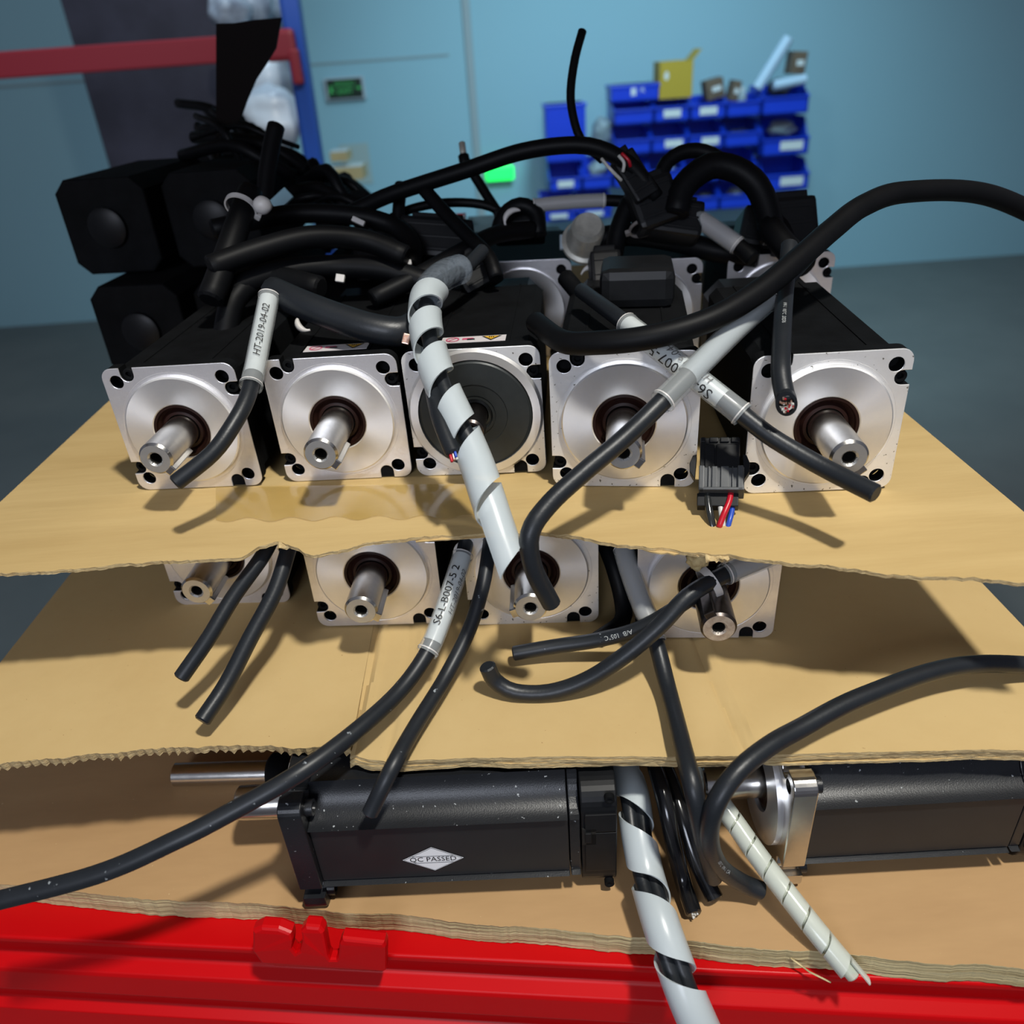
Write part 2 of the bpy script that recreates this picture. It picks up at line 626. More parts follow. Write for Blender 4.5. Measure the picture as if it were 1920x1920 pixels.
def blob(name, c, s, m, label, cat, seed=0, group=None, amp=.25, sub=3, freq=6):
    from mathutils import noise
    bm = bmesh.new()
    bmesh.ops.create_icosphere(bm, subdivisions=sub, radius=1)
    for v in bm.verts:
        n = noise.noise(v.co * 1.6 + Vector((seed, seed * 2, 3))) + .5 * noise.noise(v.co * freq * .6 + Vector((seed, 0, 1)))
        k = 1 + amp * n
        v.co = Vector((v.co.x * s[0] * k, v.co.y * s[1] * k, v.co.z * s[2] * k))
        v.co = Vector(c) + v.co
    me = bpy.data.meshes.new(name)
    bm.to_mesh(me)
    bm.free()
    me.materials.append(m)
    for p_ in me.polygons:
        p_.use_smooth = True
    o = bpy.data.objects.new(name, me)
    COL.objects.link(o)
    return tag(o, label, cat, group)


BAG = mat('milky_plastic_bag', (.75, .84, .92, 1), .35, noise=(9, .5, (.50, .60, .70, 1)), bump=(12, .8), spec=.6)
BAGB = mat('crumpled_pale_film', (.50, .60, .70, 1), .3, noise=(14, .7, (.10, .12, .18, 1)), bump=(20, .8))
for i, (x, y, w_, h_, Y, lb) in enumerate(((500, 140, .075, .105, 2.75, 'crumpled milky plastic bag on the left rack below the red beam'),
                                           (515, 225, .085, .085, 2.58, 'bulging milky plastic bag beside the foot of the blue post'),
                                           (455, 200, .07, .10, 2.95, 'milky plastic bag behind the dark flap at the left edge'))):
    c = aty(x, y, Y)
    blob('plastic_bag', c, (w_, .08, h_), BAG, lb, 'plastic bag', seed=i * 3.1, amp=.3)
for i, (x, y, w_, h_, Y, lb) in enumerate(((432, 22, .06, .05, 2.72, 'round wad of pale film at the top left corner above the flap'),
                                           (478, 12, .055, .07, 2.87, 'pale blue wrapped parcel at the top left beside the wad of film'),
                                           (512, 10, .04, .075, 3.02, 'pale wrapped parcel nearest the blue post at the very top'))):
    c = aty(x, y, Y)
    blob('wrapped_parcel', c, (w_, .07, h_), BAGB, lb, 'parcel', seed=9 + i * 2.3, amp=.25)
NAVY = mat('dark_backing', (.02, .02, .035, 1), .6, noise=(6, .5, (.05, .05, .08, 1)))
cc = aty(440, 120, 3.2)
tag(MB().box((cc.x - .22, cc.y, cc.z), (.62, .03, 1.2), NAVY, bev=.004).build('rack_panel'), 'dark navy board closing the back of the left rack', 'board')

# --- dark flap in the upper left
FLAP = mat('dark_brown_board', (.0040, .0022, .0020, 1), .7, spec=.1)
ol = [(405, 44), (440, 43), (478, 37), (527, 33), (522, 60), (517, 90), (500, 118), (480, 148), (462, 190), (450, 225), (405, 260)]
FY = .80
vs = [aty(x, y, FY, -.1) for x, y in ol]
n = len(vs)
bk = [v + Vector((.0, .004, .0)) for v in vs]
mb = MB()
mb.add(vs + bk, [tuple(range(n)), tuple(range(2 * n - 1, n - 1, -1))] + [(i, (i + 1) % n, n + (i + 1) % n, n + i) for i in range(n)], FLAP)
tag(mb.build('cardboard_flap'), 'dark brown triangular board flap sticking up at the upper left', 'cardboard flap')

# --- blue storage bins at the right of the wall
BY = 5.35


def storage_bin(px0, px1, pyb, rows_h, label, card=True, lip=.075, group=None, dark=None, cardx=.5, depth=.30):
    a, b = aty(px0, pyb - .072 * (px0 - 1150), BY), aty(px1, pyb - .072 * (px1 - 1150), BY)
    w_ = (b.x - a.x)
    h = rows_h
    cx, zb = (a.x + b.x) / 2, aty(1150, pyb, BY).z
    root = empty('storage_bin', Matrix.Translation((cx, BY, zb)), label, 'storage bin', group)
    W = w_ / 2 - .003
    t_ = .008
    mb = MB()
    # side walls, sloping down to the front lip
    for s in (-1, 1):
        prof = [(0, 0), (0, lip), (.05, lip + .015), (.11, h - .01), (depth, h - .01), (depth, 0)]
        vs, fs = flat(prof, [], 0, t_)
        Mz = Matrix(((0, 0, 1, s * W - (t_ if s > 0 else 0)), (1, 0, 0, 0), (0, 1, 0, 0), (0, 0, 0, 1)))
        mb.add(vs, fs, BINB, M=Mz)
    mb.box((0, t_ / 2, lip / 2), (2 * W, t_, lip), BINB, bev=.002)
    mb.box((0, -.004, lip - .006), (2 * W, .02, .012), BINB, bev=.003)
    mb.box((0, depth / 2, t_ / 2), (2 * W, depth, t_), BINB)
    mb.box((0, depth - t_ / 2, h / 2), (2 * W, t_, h - .01), BINB)
    child(mb, 'bin_body', root)
    if card:
        child(MB().box((w_ * (cardx - .5), -.009, lip * .55), (w_ * .48, .003, lip * .5), WHITE), 'label_card', root, 'white label card')
    return root


DARKC = mat('dark_bin_contents', (.02, .022, .03, 1), .5, noise=(20, .6, (.12, .13, .15, 1)), bump=(30, .8))
PALEC = mat('pale_bin_contents', (.35, .42, .45, 1), .4, noise=(18, .7, (.08, .12, .14, 1)), bump=(25, .8))
G1 = 'blue bins stacked on the far rack'
rowA = [(1150, 1226, 'blue bin under the upright blue box, end of the top bin row', False), (1226, 1293, 'top-row blue bin directly under the yellow box', True),
        (1293, 1361, 'top-row blue bin third from its left end, under the brown boxes', True), (1361, 1426, 'top-row blue bin with no card beside the taller right stack', False)]
for x0, x1, lb, cd in rowA:
    storage_bin(x0, x1, 236, .125, lb, cd, group=G1, lip=.085)
rowB = [(1150, 1221, 'second-row blue bin at the left end of its row, just right of the upright cable'), (1221, 1290, 'second-row blue bin second from the left with a pale card'),
        (1290, 1357, 'second-row blue bin just above the big black loop'), (1357, 1424, 'second-row blue bin holding a pale bag beside the right stack')]
for i, (x0, x1, lb) in enumerate(rowB):
    storage_bin(x0, x1, 292, .160, lb, i in (1, 2), group=G1, lip=.085, cardx=.6)
rowC = [(1150, 1215, 'third-row blue bin half hidden by the bare wires'), (1215, 1283, 'third-row blue bin seen through the small black loop holding pale parts'),
        (1283, 1350, 'third-row blue bin mostly behind the big black loop'), (1350, 1417, 'third-row blue bin at the right under the big black loop')]
for x0, x1, lb in rowC:
    storage_bin(x0, x1, 352, .170, lb, False, group=G1, lip=.085)
rowD = [(1150, 1218, 'fourth-row blue bin at the left hidden by the connector bundle'), (1218, 1282, 'fourth-row blue bin behind the black connector bundle'),
        (1282, 1348, 'fourth-row blue bin seen under the black arch, left one'), (1348, 1414, 'fourth-row blue bin seen under the black arch, right one')]
for x0, x1, lb in rowD[2:]:
    storage_bin(x0, x1, 407, .156, lb, False, group=G1, lip=.085)
col0 = [(1030, 1092, 352, 'lower blue bin with a white card at the left end of the bins', True), (1092, 1148, 352, 'lower blue bin holding a pale bag beside the left-end one', False),
        (1015, 1082, 407, 'bottom blue bin with pale card below the grey sleeve', True), (1082, 1148, 407, 'bottom blue bin with pale card just left of the connector bundle', True)]
for x0, x1, yb, lb, cd in col0:
    storage_bin(x0, x1, yb, .156 if yb > 400 else .17, lb, cd, group=G1, lip=.08 if yb < 400 else .06)
colR = [(1427, 1515, 237, 'upper blue bin of the tall right stack holding white scraps', False), (1427, 1515, 314, 'middle blue bin of the right stack with a white card', True),
        (1427, 1515, 380, 'lower blue bin of the right stack with a white card', True)]
for x0, x1, yb, lb, cd in colR:
    storage_bin(x0, x1, yb, {237: .16, 314: .218, 380: .186}[yb], lb, cd, group=G1, lip=.10, cardx=.62)

# contents poking out of the bins, one heap per bin that shows some
for i, (x, y, w_, h_, m_, nm, lb) in enumerate(((1385, 252, .085, .035, PALEC, 'parts_bag', 'pale bag of parts inside the second-row bin by the right stack'),
                                                (1250, 320, .07, .05, PALEC, 'parts_bag', 'pale bag of parts seen through the small black loop'),
                                                (1120, 318, .075, .06, PALEC, 'parts_bag', 'pale bag in the lower bin near the cable wires'),
                                                (1320, 368, .07, .04, DARKC, 'parts_bag', 'dark parts in the left bin under the black arch'),
                                                (1378, 362, .06, .05, PALEC, 'parts_bag', 'pale parts in the right bin under the black arch'),
                                                (1465, 240, .12, .05, PALEC, 'parts_bag', 'pale wrapped scraps in the middle bin of the right stack'),
                                                (1462, 165, .10, .06, DARKC, 'parts_bag', 'dark mixed scraps heaped in the top bin of the right stack'),
                                                (1128, 245, .08, .09, PALEC, 'parts_bag', 'greenish white bag standing between the two upright blue boxes'))):
    blob(nm, aty(x, y, BY + .15), (w_ * .8, .06, h_ * .85), m_, lb, 'bag of parts', seed=20 + i * 1.7, amp=.35)

# upright blue boxes
for (x0, y0, x1, y1), lb, txt in (((1024, 192, 1098, 262), 'plain upright blue box standing at the left end of the bins', False), ((1146, 155, 1236, 208), 'upright blue box with a small white mark left of the yellow box', True)):
    a, b = aty(x0, y1, BY + .02), aty(x1, y0, BY + .02)
    a.z = aty(1150, 352 if x0 < 1100 else 236, BY).z + (.170 if x0 < 1100 else .126)
    w_, h = b.x - a.x, b.z - a.z
    root = empty('storage_box', Matrix.Translation(((a.x + b.x) / 2, BY + .14, a.z)), lb, 'box', 'upright blue boxes')
    child(MB().box((0, 0, h / 2), (w_, .24, h), BINB, bev=.012), 'box_body', root)
    child(MB().box((0, 0, h - .01), (w_ + .012, .25, .02), BINB, bev=.005), 'rim', root)
    if txt:
        mb = MB().box((-.01, -.1225, h * .62), (.03, .003, .05), WHITE)
        vs, fs = text_mesh('R', .05)
        mb.add(vs, fs, WHITE, M=Matrix.Translation((.045, -.1225, h * .66)) @ Matrix.Rotation(pi / 2, 4, 'X'))
        child(mb, 'mark', root)

YB = mat('yellow_card', s2l((176, 148, 40)), .6)
a, b = aty(1238, 190, BY), aty(1302, 112, BY)
a.z = aty(1150, 236, BY).z + .126
w_, h = b.x - a.x, b.z - a.z
root = empty('yellow_box', Matrix.Translation(((a.x + b.x) / 2, BY + .13, a.z)), 'open yellow cardboard box with an oval hole standing on the blue bins', 'box')
mb = MB()
mb.box((0, -.1, h / 2), (w_, .004, h), YB).box((0, .1, h / 2), (w_, .004, h), YB).box((-w_ / 2, 0, h / 2), (.004, .2, h), YB).box((w_ / 2, 0, h / 2), (.004, .2, h), YB).box((0, 0, .003), (w_, .2, .005), YB)
child(mb, 'box_body', root)
mb = MB().box((0, 0, .035), (.005, .19, .075), YB, Matrix.Translation((w_ / 2, 0, h)) @ Matrix.Rotation(radians(42), 4, 'Y'))
child(mb, 'flap', root)
mb = MB().lathe([(0, -.1025), (.017, -.1025), (.017, -.1015)], WHITE, Matrix.Translation((-w_ * .30, 0, h * .62)) @ Matrix.Diagonal((.8, 1, 1.4, 1)), n=24)
child(mb, 'hand_hole', root, 'pale oval hole')

BRN = mat('brown_box_card', s2l((105, 88, 70)), .7, noise=(8, .5, s2l((60, 45, 40))))
for x0, y0, x1, y1, lb, ang in ((1326, 146, 1362, 186, 'small brown box with a pale label leaning among the top bins', -12), (1366, 150, 1384, 190, 'narrow brown box tilted beside the small labelled one', 14),
                                (1480, 95, 1512, 140, 'brown box at the right edge above the tall bin stack', 5)):
    a, b = aty(x0, y1, BY + .05), aty(x1, y0, BY + .05)
    w_, h = b.x - a.x, b.z - a.z
    root = empty('cardboard_box', Matrix.Translation(((a.x + b.x) / 2, BY + .1, a.z)) @ Matrix.Rotation(radians(ang), 4, 'Y'), lb, 'box')
    child(MB().box((0, 0, h / 2), (w_, .12, h), BRN, bev=.004), 'box_body', root)
    child(MB().box((w_ * .08, -.061, h * .5), (w_ * .5, .002, h * .25), WHITE), 'box_label', root)
a = aty(1390, 196, BY + .05)
root = empty('bottle', Matrix.Translation(a), 'small pale bottle between the brown boxes and the right stack', 'bottle')
RX = Matrix.Rotation(pi / 2, 4, 'X')
child(MB().lathe([(0, 0), (.026, 0), (.028, .01), (.028, .055), (.012, .075), (.012, .08)], PALEC, RX, 20), 'bottle_body', root)
child(MB().lathe([(.014, .078), (.014, .095), (0, .095)], WHITE, RX, 20), 'cap', root)
a, b = aty(1420, 165, BY + .05), aty(1478, 72, BY + .05)
TUBEW = mat('pale_blue_roll', (.45, .60, .74, 1), .5)
tag(MB().tube([a, (a + b) / 2, b], .032, TUBEW, 20).build('paper_roll'), 'long pale blue roll leaning diagonally over the right bins', 'roll')
a, b = aty(1452, 160, BY), aty(1510, 148, BY)
tag(MB().tube([a, b], .028, TUBEW, 16).build('paper_roll'), 'short pale roll lying on top of the right-hand stack', 'roll')
# ------------------------------------------------------------------ shelf boards
ZB1, ZB2, ZP = -.2205, -.307, -.397


def board(name, edge, z, backY, thick, label, cat, top, side, jag=0.0, seed=1, xl=None, dx=.0016, wav=None, parent=None, group=None, back=None, scallop=0):
    """edge: pixel points of the front top edge, left to right, lying at height z"""
    rnd = random.Random(seed)
    E = [atz(x, y, z) for x, y in edge]
    xs = [e.x for e in E]
    ys = [e.y for e in E]
    X0, X1 = xs[0], xs[-1]
    N = int((X1 - X0) / dx)
    mb = MB()
    rows = [0, .0015, .004, .01, .02, .035, .055, .08]
    top_i, bot_i = [], []
    j1 = 0
    vs = []
    for i in range(N + 1):
        X = X0 + (X1 - X0) * i / N
        k = 0
        while k < len(xs) - 2 and xs[k + 1] < X:
            k += 1
        f = (X - xs[k]) / (xs[k + 1] - xs[k])
        f2 = f * f * (3 - 2 * f)
        Y = ys[k] + (ys[k + 1] - ys[k]) * (f * .5 + f2 * .5)
        j1 = j1 * .7 + rnd.uniform(-1, 1) * jag
        Y += j1
        col = [(X, Y + r_) for r_ in rows] + [(X, Y + (backY - Y) * .5), (X, backY + (0 if back is None else back(X)))]
        for (x_, y_) in col:
            dz = wav(x_, y_ - Y) if wav else 0
            vs.append((x_, y_, z + dz))
        for (x_, y_) in col:
            dz = wav(x_, y_ - Y) if wav else 0
            vs.append((x_, y_ + rnd.uniform(0, jag * .4) + scallop * .8 * abs(sin(x_ * 620)), z + dz - thick + scallop * abs(sin(x_ * 620))))
    C = len(rows) + 2
    tf, sf = [], []
    for i in range(N):
        a, b = i * 2 * C, (i + 1) * 2 * C
        for j in range(C - 1):
            tf.append((a + j, b + j, b + j + 1, a + j + 1))
            sf.append((a + C + j, a + C + j + 1, b + C + j + 1, b + C + j))
        sf.append((a, a + C, b + C, b))
        sf.append((a + C - 1, b + C - 1, b + 2 * C - 1, a + 2 * C - 1))
    for e_ in (0, N):
        a = e_ * 2 * C
        for j in range(C - 1):
            sf.append((a + j, a + j + 1, a + C + j + 1, a + C + j))
    mb.add(vs, tf, top, True)
    mb.add(vs, sf, side, False)
    o = mb.build(name)
    if parent:
        o.parent = parent
    tag(o, label, cat, group)
    return o


# upper board: thin corrugated sheet under the top motor row
e1 = [(-160, 1090), (200, 1060), (415, 1048), (455, 1042), (485, 1024), (520, 1014), (550, 1022), (585, 1040), (625, 1036), (700, 1018), (780, 1007), (850, 1002), (905, 999),
      (960, 1003), (1010, 1000), (1060, 1004), (1120, 1015), (1180, 1023), (1240, 1027), (1300, 1035), (1375, 1041), (1390, 1046), (1500, 1058), (1750, 1080), (2100, 1110)]
b1 = board('cardboard_sheet', e1, ZB1, .95, .0021, 'long torn cardboard sheet under the top row of motors', 'cardboard sheet', CARDS, CARDE, jag=.0007, seed=3,
           wav=lambda x, d: .0006 * sin(x * 60) * math.exp(-d / .03))
# packing tape stuck across the left part
tp = MB()
vs, fs = [], []
nx, ny = 80, 6
for i in range(nx + 1):
    for j in range(ny + 1):
        px = 405 + (925 - 405) * i / nx
        py = (908 + 62 * j / ny) + (4 * sin(i * .5) if j == ny else 0) + (900 - px) * .012
        q = atz(px, py, ZB1 + .0002)
        q.z += .00025 * abs(sin(i * 1.3 + j * 2.1)) + .00035
        vs.append(q)
for i in range(nx):
    for j in range(ny):
        a = i * (ny + 1) + j
        fs.append((a, a + 1, a + ny + 2, a + ny + 1))
tp.add(vs, fs, TAPE, True)
child(tp, 'packing_tape', b1, 'yellowed clear packing tape')
# frayed flap of torn liner hanging at the front edge
for px, py, s_, nm in ((1345, 1040, .0045, 'torn_flap'), (545, 1016, .006, 'torn_flap')):
    q = atz(px, py, ZB1)
    rnd = random.Random(px)
    vs = []
    nn = 9
    for i in range(nn + 1):
        f = i / nn
        vs += [q + Vector(((f - .5) * s_ * 2.4, .003, -.0005)), q + Vector(((f - .5) * s_ * 2.6, -.001 - .002 * rnd.random(), -.001 - .002 * rnd.random())),
               q + Vector(((f - .5) * s_ * 2.6, -.001 - .001 * rnd.random(), -.002 - .002 * rnd.random()))]
    fs = []
    for i in range(nn):
        a = i * 3
        fs += [(a, a + 3, a + 4, a + 1), (a + 1, a + 4, a + 5, a + 2), (a, a + 2, a + 5, a + 3)]
    child(MB().add(vs, fs, CARDE), nm, b1)

liner = [(x, y + 4 + 4 * sin(x * .021) + 3 * sin(x * .067)) for x, y in e1 if 780 <= x <= 1400]
lo = board('torn_liner', liner, ZB1 - .0023, .3585, .0008, None, None, CARD, CARDE, jag=.0009, seed=33, parent=b1)
# lower boards: stacked sheets under the second row
def crease(x, d):
    v = 0
    for c_, a_ in ((-.0905, -.0020), (-.0865, .0016), (-.070, -.0012), (.104, -.0016), (.112, .0012)):
        v += a_ * math.exp(-((x - c_ - .10 * (d - .06) * (1 if c_ < 0 else -1) * .6) / .0016) ** 2)
    return v + .0007 * sin(x * 30 + 1)


e2l = [(-160, 1440), (300, 1402), (420, 1398), (480, 1396), (560, 1398), (640, 1396), (690, 1392), (740, 1386)]
e2r = [(655, 1416), (668, 1418), (700, 1423), (760, 1425), (860, 1422), (1000, 1421), (1150, 1420), (1300, 1418), (1420, 1415), (1500, 1412), (1800, 1408), (2150, 1415)]
board('cardboard_sheet', e2r, ZB2, 1.25, .0018, 'top sheet of the stacked cardboard under the lower motor row', 'cardboard sheet', CARD, CARDE, jag=.0002, seed=5, wav=crease, group='stacked cardboard sheets')
for k_, (dy_, th_, lb_) in enumerate(((5, .0018, 'second sheet in the cardboard stack under the lower motor row'), (10, .0018, 'third sheet in the cardboard stack under the lower motor row'), (15, .0016, 'bottom sheet in the cardboard stack under the lower motor row'))):
    ek = [(x, y + dy_ + 2.5 * sin(x * (.013 + .006 * k_) + k_)) for x, y in e2r]
    board('cardboard_sheet', ek, ZB2 - .0020 * (k_ + 1) - .00015, 1.25, th_, lb_, 'cardboard sheet', CARD, CARDE, jag=.0002, seed=8 + k_, wav=crease, group='stacked cardboard sheets')
e2l2 = [(x, y + 3) for x, y in e2l[:-3]] + [(640, 1398), (657, 1402)]
board('cardboard_sheet', [(x, y) for x, y in e2l2], ZB2 + .0001, 1.25, .0062, 'ragged fluted cardboard edge at the left end of the lower shelf', 'cardboard sheet', CARD, CARDE, jag=.0006, seed=6, wav=lambda x, d: .0007 * sin(x * 30 + 1), scallop=.0016)

# plywood
PLY = mat('brown_plywood', s2l((186, 150, 106)), .55, spec=.3, noise=(14, .55, s2l((150, 116, 78))), stretch=(.25, 1, 1), bump=(40, .15), speck=(300, .74, s2l((205, 180, 140))))
PLYE = mat('splintered_plywood_edge', s2l((206, 190, 146)), .85, spec=.15, noise=(120, .8, s2l((128, 108, 70))), stretch=(.12, .4, 4.0), bump=(160, .7))
pl = [(-160, 1650), (420, 1692), (700, 1713), (960, 1737), (1200, 1757), (1500, 1783), (1800, 1808), (2200, 1845)]
board('plywood_shelf', pl, ZP, 1.25, .0150, 'brown plywood shelf board with a rough splintered front edge', 'plywood board', PLY, PLYE, jag=.0003, seed=11)
q = atz(1482, 1796, ZP - .006)
mb = MB()
mb.tube([q, q + Vector((.008, -.006, -.003)), q + Vector((.018, -.009, -.008))], .0005, PLYE, 5)
child(mb, 'splinter', bpy.data.objects['plywood_shelf'])

# red beam
BA, BB = aty(420, 1760, .238, -.12), aty(1500, 1800, .238, -.12)
dirx = Vector((1, -.12, 0)).normalized()
nrm = Vector((-.12, -1, 0)).normalized()  # towards the viewer
base = Vector((-.0165, .2395, -.4125))
prof = [(-.035, 0), (.000, 0), (.0010, -.0012), (.0010, -.0045), (-.0035, -.0075), (-.0045, -.0100), (-.0045, -.0215), (-.003, -.0235), (.0030, -.0275), (.0038, -.0300), (.0040, -.0480), (.0030, -.0505),
        (-.0015, -.0525), (-.0020, -.0660), (.0035, -.0710), (.0045, -.0900), (.0030, -.1200), (-.035, -.1200)]
mb = MB()
vs = []
for s in (-1, 1):
    for o_, z_ in prof:
        vs.append(base + dirx * (s * .55) + nrm * o_ + Vector((0, 0, z_)))
n = len(prof)
mb.add(vs, [(i, (i + 1) % n, n + (i + 1) % n, n + i) for i in range(n)] + [tuple(range(n)), tuple(range(2 * n - 1, n - 1, -1))], REDP)
beam = mb.build('shelf_beam')
bv = beam.modifiers.new('soft', 'BEVEL')
bv.width = .0007
bv.segments = 3
bv.limit_method = 'ANGLE'
bv.angle_limit = radians(12)
tag(beam, 'glossy red steel shelf beam with long ridges under the plywood', 'shelf beam')

# red clip hooked over the beam
mb = MB()
k_ = dirx.y / dirx.x


def onb(px, py, off=0.0):
    pl0 = base + nrm * (.011 + off)
    d = ray(px, py)
    t_ = pl0.dot(nrm) / d.dot(nrm)
    return d * t_


op = [(472, 1736), (488, 1731), (520, 1733), (545, 1740), (549, 1750), (548, 1764), (555, 1772), (562, 1768), (566, 1752), (562, 1738), (570, 1731), (597, 1733), (606, 1740), (616, 1778), (620, 1784), (630, 1784),
      (634, 1780), (636, 1756), (641, 1748), (720, 1755), (724, 1762), (724, 1805), (720, 1819), (700, 1818), (600, 1808), (520, 1800), (490, 1790), (474, 1768)]
P2 = [onb(x, y + 13) for x, y in op]
o0 = P2[0]
loc = [((p_ - o0).dot(dirx), (p_ - o0).z) for p_ in P2]
vs, fs = flat(loc, [], 0, .007, .0016)
Mc = Matrix((dirx, Vector((0, 0, 1)), nrm)).transposed().to_4x4()
Mc.translation = o0 - nrm * .006
zs = [v[1] for v in vs]
zt, zb_ = max(zs), min(zs)
vs2 = []
for x_, y_, z_ in vs:
    f = (y_ - zb_) / (zt - zb_)
    bend = -.0030 * max(0, f - .55) ** 2 / .2 - .004 * max(0, .25 - f) ** 2 / .06
    vs2.append((x_, y_, z_ + bend))
mb.add(vs2, fs, REDP, False, Mc)
tag(mb.build('beam_clip'), 'red steel clip with a notched top hooked over the front of the beam', 'beam clip')

# unseen board added above the view to keep the back of the stack dark
tag(MB().box((0, .86, .235), (1.6, 1.0, .018), PLY).build('shade_board'), 'unseen plywood board added above the motor stack to shade its back', 'plywood board')
# ------------------------------------------------------------------ motors


def arc(cx, cy, r, a0, a1, n=8):
    return [(cx + r * cos(radians(a0 + (a1 - a0) * i / n)), cy + r * sin(radians(a0 + (a1 - a0) * i / n))) for i in range(n + 1)]


def flange_outline(S):
    h, r = S / 2, .0065
    o, w_, d = .0155, .0080, .0082
    side = []
    x = -h + o
    side += [(x - w_ / 2, h), (x - w_ / 2, h - d + w_ / 2)] + arc(x, h - d + w_ / 2, w_ / 2, 180, 360, 8)[1:-1] + [(x + w_ / 2, h - d + w_ / 2), (x + w_ / 2, h)]
    side += arc(h - r, h - r, r, 90, 0, 6)
    out = []
    for q in range(4):
        a = -pi / 2 * q
        out += [(px * cos(a) - py * sin(a), px * sin(a) + py * cos(a)) for px, py in side]
    return out, (h - .0082)


def body_outline(hb, cut, cav):
    """rounded square with concave corners"""
    out = []
    for q in range(4):
        a = -pi / 2 * q
        pts = [(hb - cut, hb)] + [(hb - cut * cav + (cut * cav) * 0 + 0, 0)] * 0
        if cav:
            pts += arc(hb + .001, hb + .001, cut, 180 + 4, 270 - 4, 7)
        else:
            pts += [(hb, hb - cut)]
        out += [(px * cos(a) - py * sin(a), px * sin(a) + py * cos(a)) for px, py in pts]
    return out


# XY outline with normal +Z -> local XZ plane facing -Y
TO_XZ = Matrix(((1, 0, 0, 0), (0, 0, 1, 0), (0, 1, 0, 0), (0, 0, 0, 1)))
FL_T = .009


def motor(label, M, S, style='plain', alu=None, shaft=.040, shaft_mat=None, key_ang=-50, length=.150, sticker=False, group=None, rs=.0095, tip_mat=None, tbox=None, hole=True, name='servo_motor', shaft_y=0, fl_mat=None):
    """M places the base point under the flange; face looks along local -Y; local z up"""
    root = empty(name, M, label, 'motor', group)
    h = S / 2
    T = Matrix.Translation((0, 0, h))
    alu = alu or ALU
    rr = S * .15 if style == 'dark' else S * .212
    ol, hc = flange_outline(S)
    holes = [arc(sx * hc, sz * hc, .0044, 0, 360 - 15, 23) for sx in (-1, 1) for sz in (-1, 1)]
    v2, f2 = flat([(a * .997, b * .997) for a, b in ol], [arc(sx * hc, sz * hc, .0045, 0, 345, 23) for sx in (-1, 1) for sz in (-1, 1)] + [arc(0, 0, rr + .0012, 0, 355, 71)], .0009, FL_T, .0003)
    v1, f1 = flat(ol, holes + [arc(0, 0, rr + .0012, 0, 355, 71)], 0, .0009, .0003)
    child(MB().add(v1, f1, alu, False, T @ TO_XZ).add(v2, f2, BLKP, False, T @ TO_XZ), 'flange', root)
    # boss
    rb, rr = S * .425, S * .212
    if style == 'dark':
        mb = MB().lathe([(rb + .006, -.0004), (rb + .0045, -.0022), (rb, -.0022), (rb, -.0008)], TURN, T)
        mb.lathe([(rb, -.0008), (rb - .002, -.0024), (S * .24, -.0026), (S * .235, -.0022), (S * .15, -.0020), (S * .145, .003)], DISC, T)
        rr = S * .15
    else:
        mb = MB().lathe([(rb + .0022, -.0001), (rb + .0012, .0006), (rb, .0003), (rb, -.0026), (rb - .0008, -.0032), (rr + .0006, -.0032), (rr, -.0028), (rr, .004)], TURN, T, n=96)
    child(mb, 'pilot_boss', root)
    sm = DISC if style == 'dark' else SEAL
    mb = MB().lathe([(rr - .0001, -.0027), (rr - .0016, -.0027), (rr - .0022, -.0012), (rr - .0042, .0010), (rs + .0035, .0010), (rs + .0022, -.0010), (rs + .0006, -.0014), (rs + .0002, .002)], sm, T, n=72)
    child(mb, 'oil_seal', root)
    # shaft
    sm = shaft_mat or STEEL
    L = -shaft
    T2 = T
    mb = MB().lathe([(rs, .006), (rs, L + .0014), (rs - .0012, L)], sm, T2, n=56)
    tm = tip_mat or TIPM
    prof = [(rs - .0012, L), (.0044, L), (.0034, L + .0010)] if hole else [(rs - .0012, L), (0, L)]
    mb.lathe(prof, tm, T2, n=56)
    if hole:
        mb.lathe([(.0034, L + .0010), (.0031, L + .0014), (.0031, L + .012), (0, L + .013)], BORE, T2, n=40)
    sh = child(mb, 'shaft', root)
    Mk = T2 @ Matrix.Rotation(radians(-key_ang), 4, 'Y')
    key = MB().box((rs - .0006, L + .0125, 0), (.0058, .0245, .0058), sm, Mk, bev=.0005)
    key.box((rs - .0011, L + .0265, 0), (.0016, .006, .0058), STEELD, Mk)
    child(key, 'key', sh)
    # body
    hb = h - .0026
    vs, fs = flat(body_outline(hb, .0048, False), [], 0, length, .0008)
    Tb = T @ Matrix.Translation((0, FL_T, 0)) @ TO_XZ
    mb = MB().add(vs, fs, BLKP, False, Tb)
    if style != 'lite':
        for s in (-1, 1):   # shallow ribs along the top
            mb.box((s * (hb - .016), FL_T + length / 2, h + hb - .0002), (.0012, length, .0016), BLKP)
    child(mb, 'body', root)
    vs, fs = flat(body_outline(hb - .001, .010, False), [], 0, .026, .0015)
    child(MB().add(vs, fs, PLA, False, T @ Matrix.Translation((0, FL_T + length + .0005, 0)) @ TO_XZ), 'rear_cover', root)
    # screws sitting in the four slots
    o = .0155
    for q in range(4):
        a = -pi / 2 * q
        x, z = -h + o, h - .0046
        X, Z = x * cos(a) - z * sin(a), x * sin(a) + z * cos(a)
        child(MB().lathe([(.0036, .006), (.0036, .0022), (.0031, .0018), (.0018, .0018), (.0016, .004), (0, .004)], BLKP, T @ Matrix.Translation((X, 0, Z)), n=20), 'screw', root)
    if sticker:
        warning_label(root, T, h, hb)
    if tbox:
        x0, x1, y0, y1, hh = tbox
        mb = MB().box(((x0 + x1) / 2, (y0 + y1) / 2, h + hb + hh / 2), (x1 - x0, y1 - y0, hh), PLA, T @ Matrix.Translation((0, 0, -h)), bev=.006)
        child(mb, 'terminal_box', root)
    return root


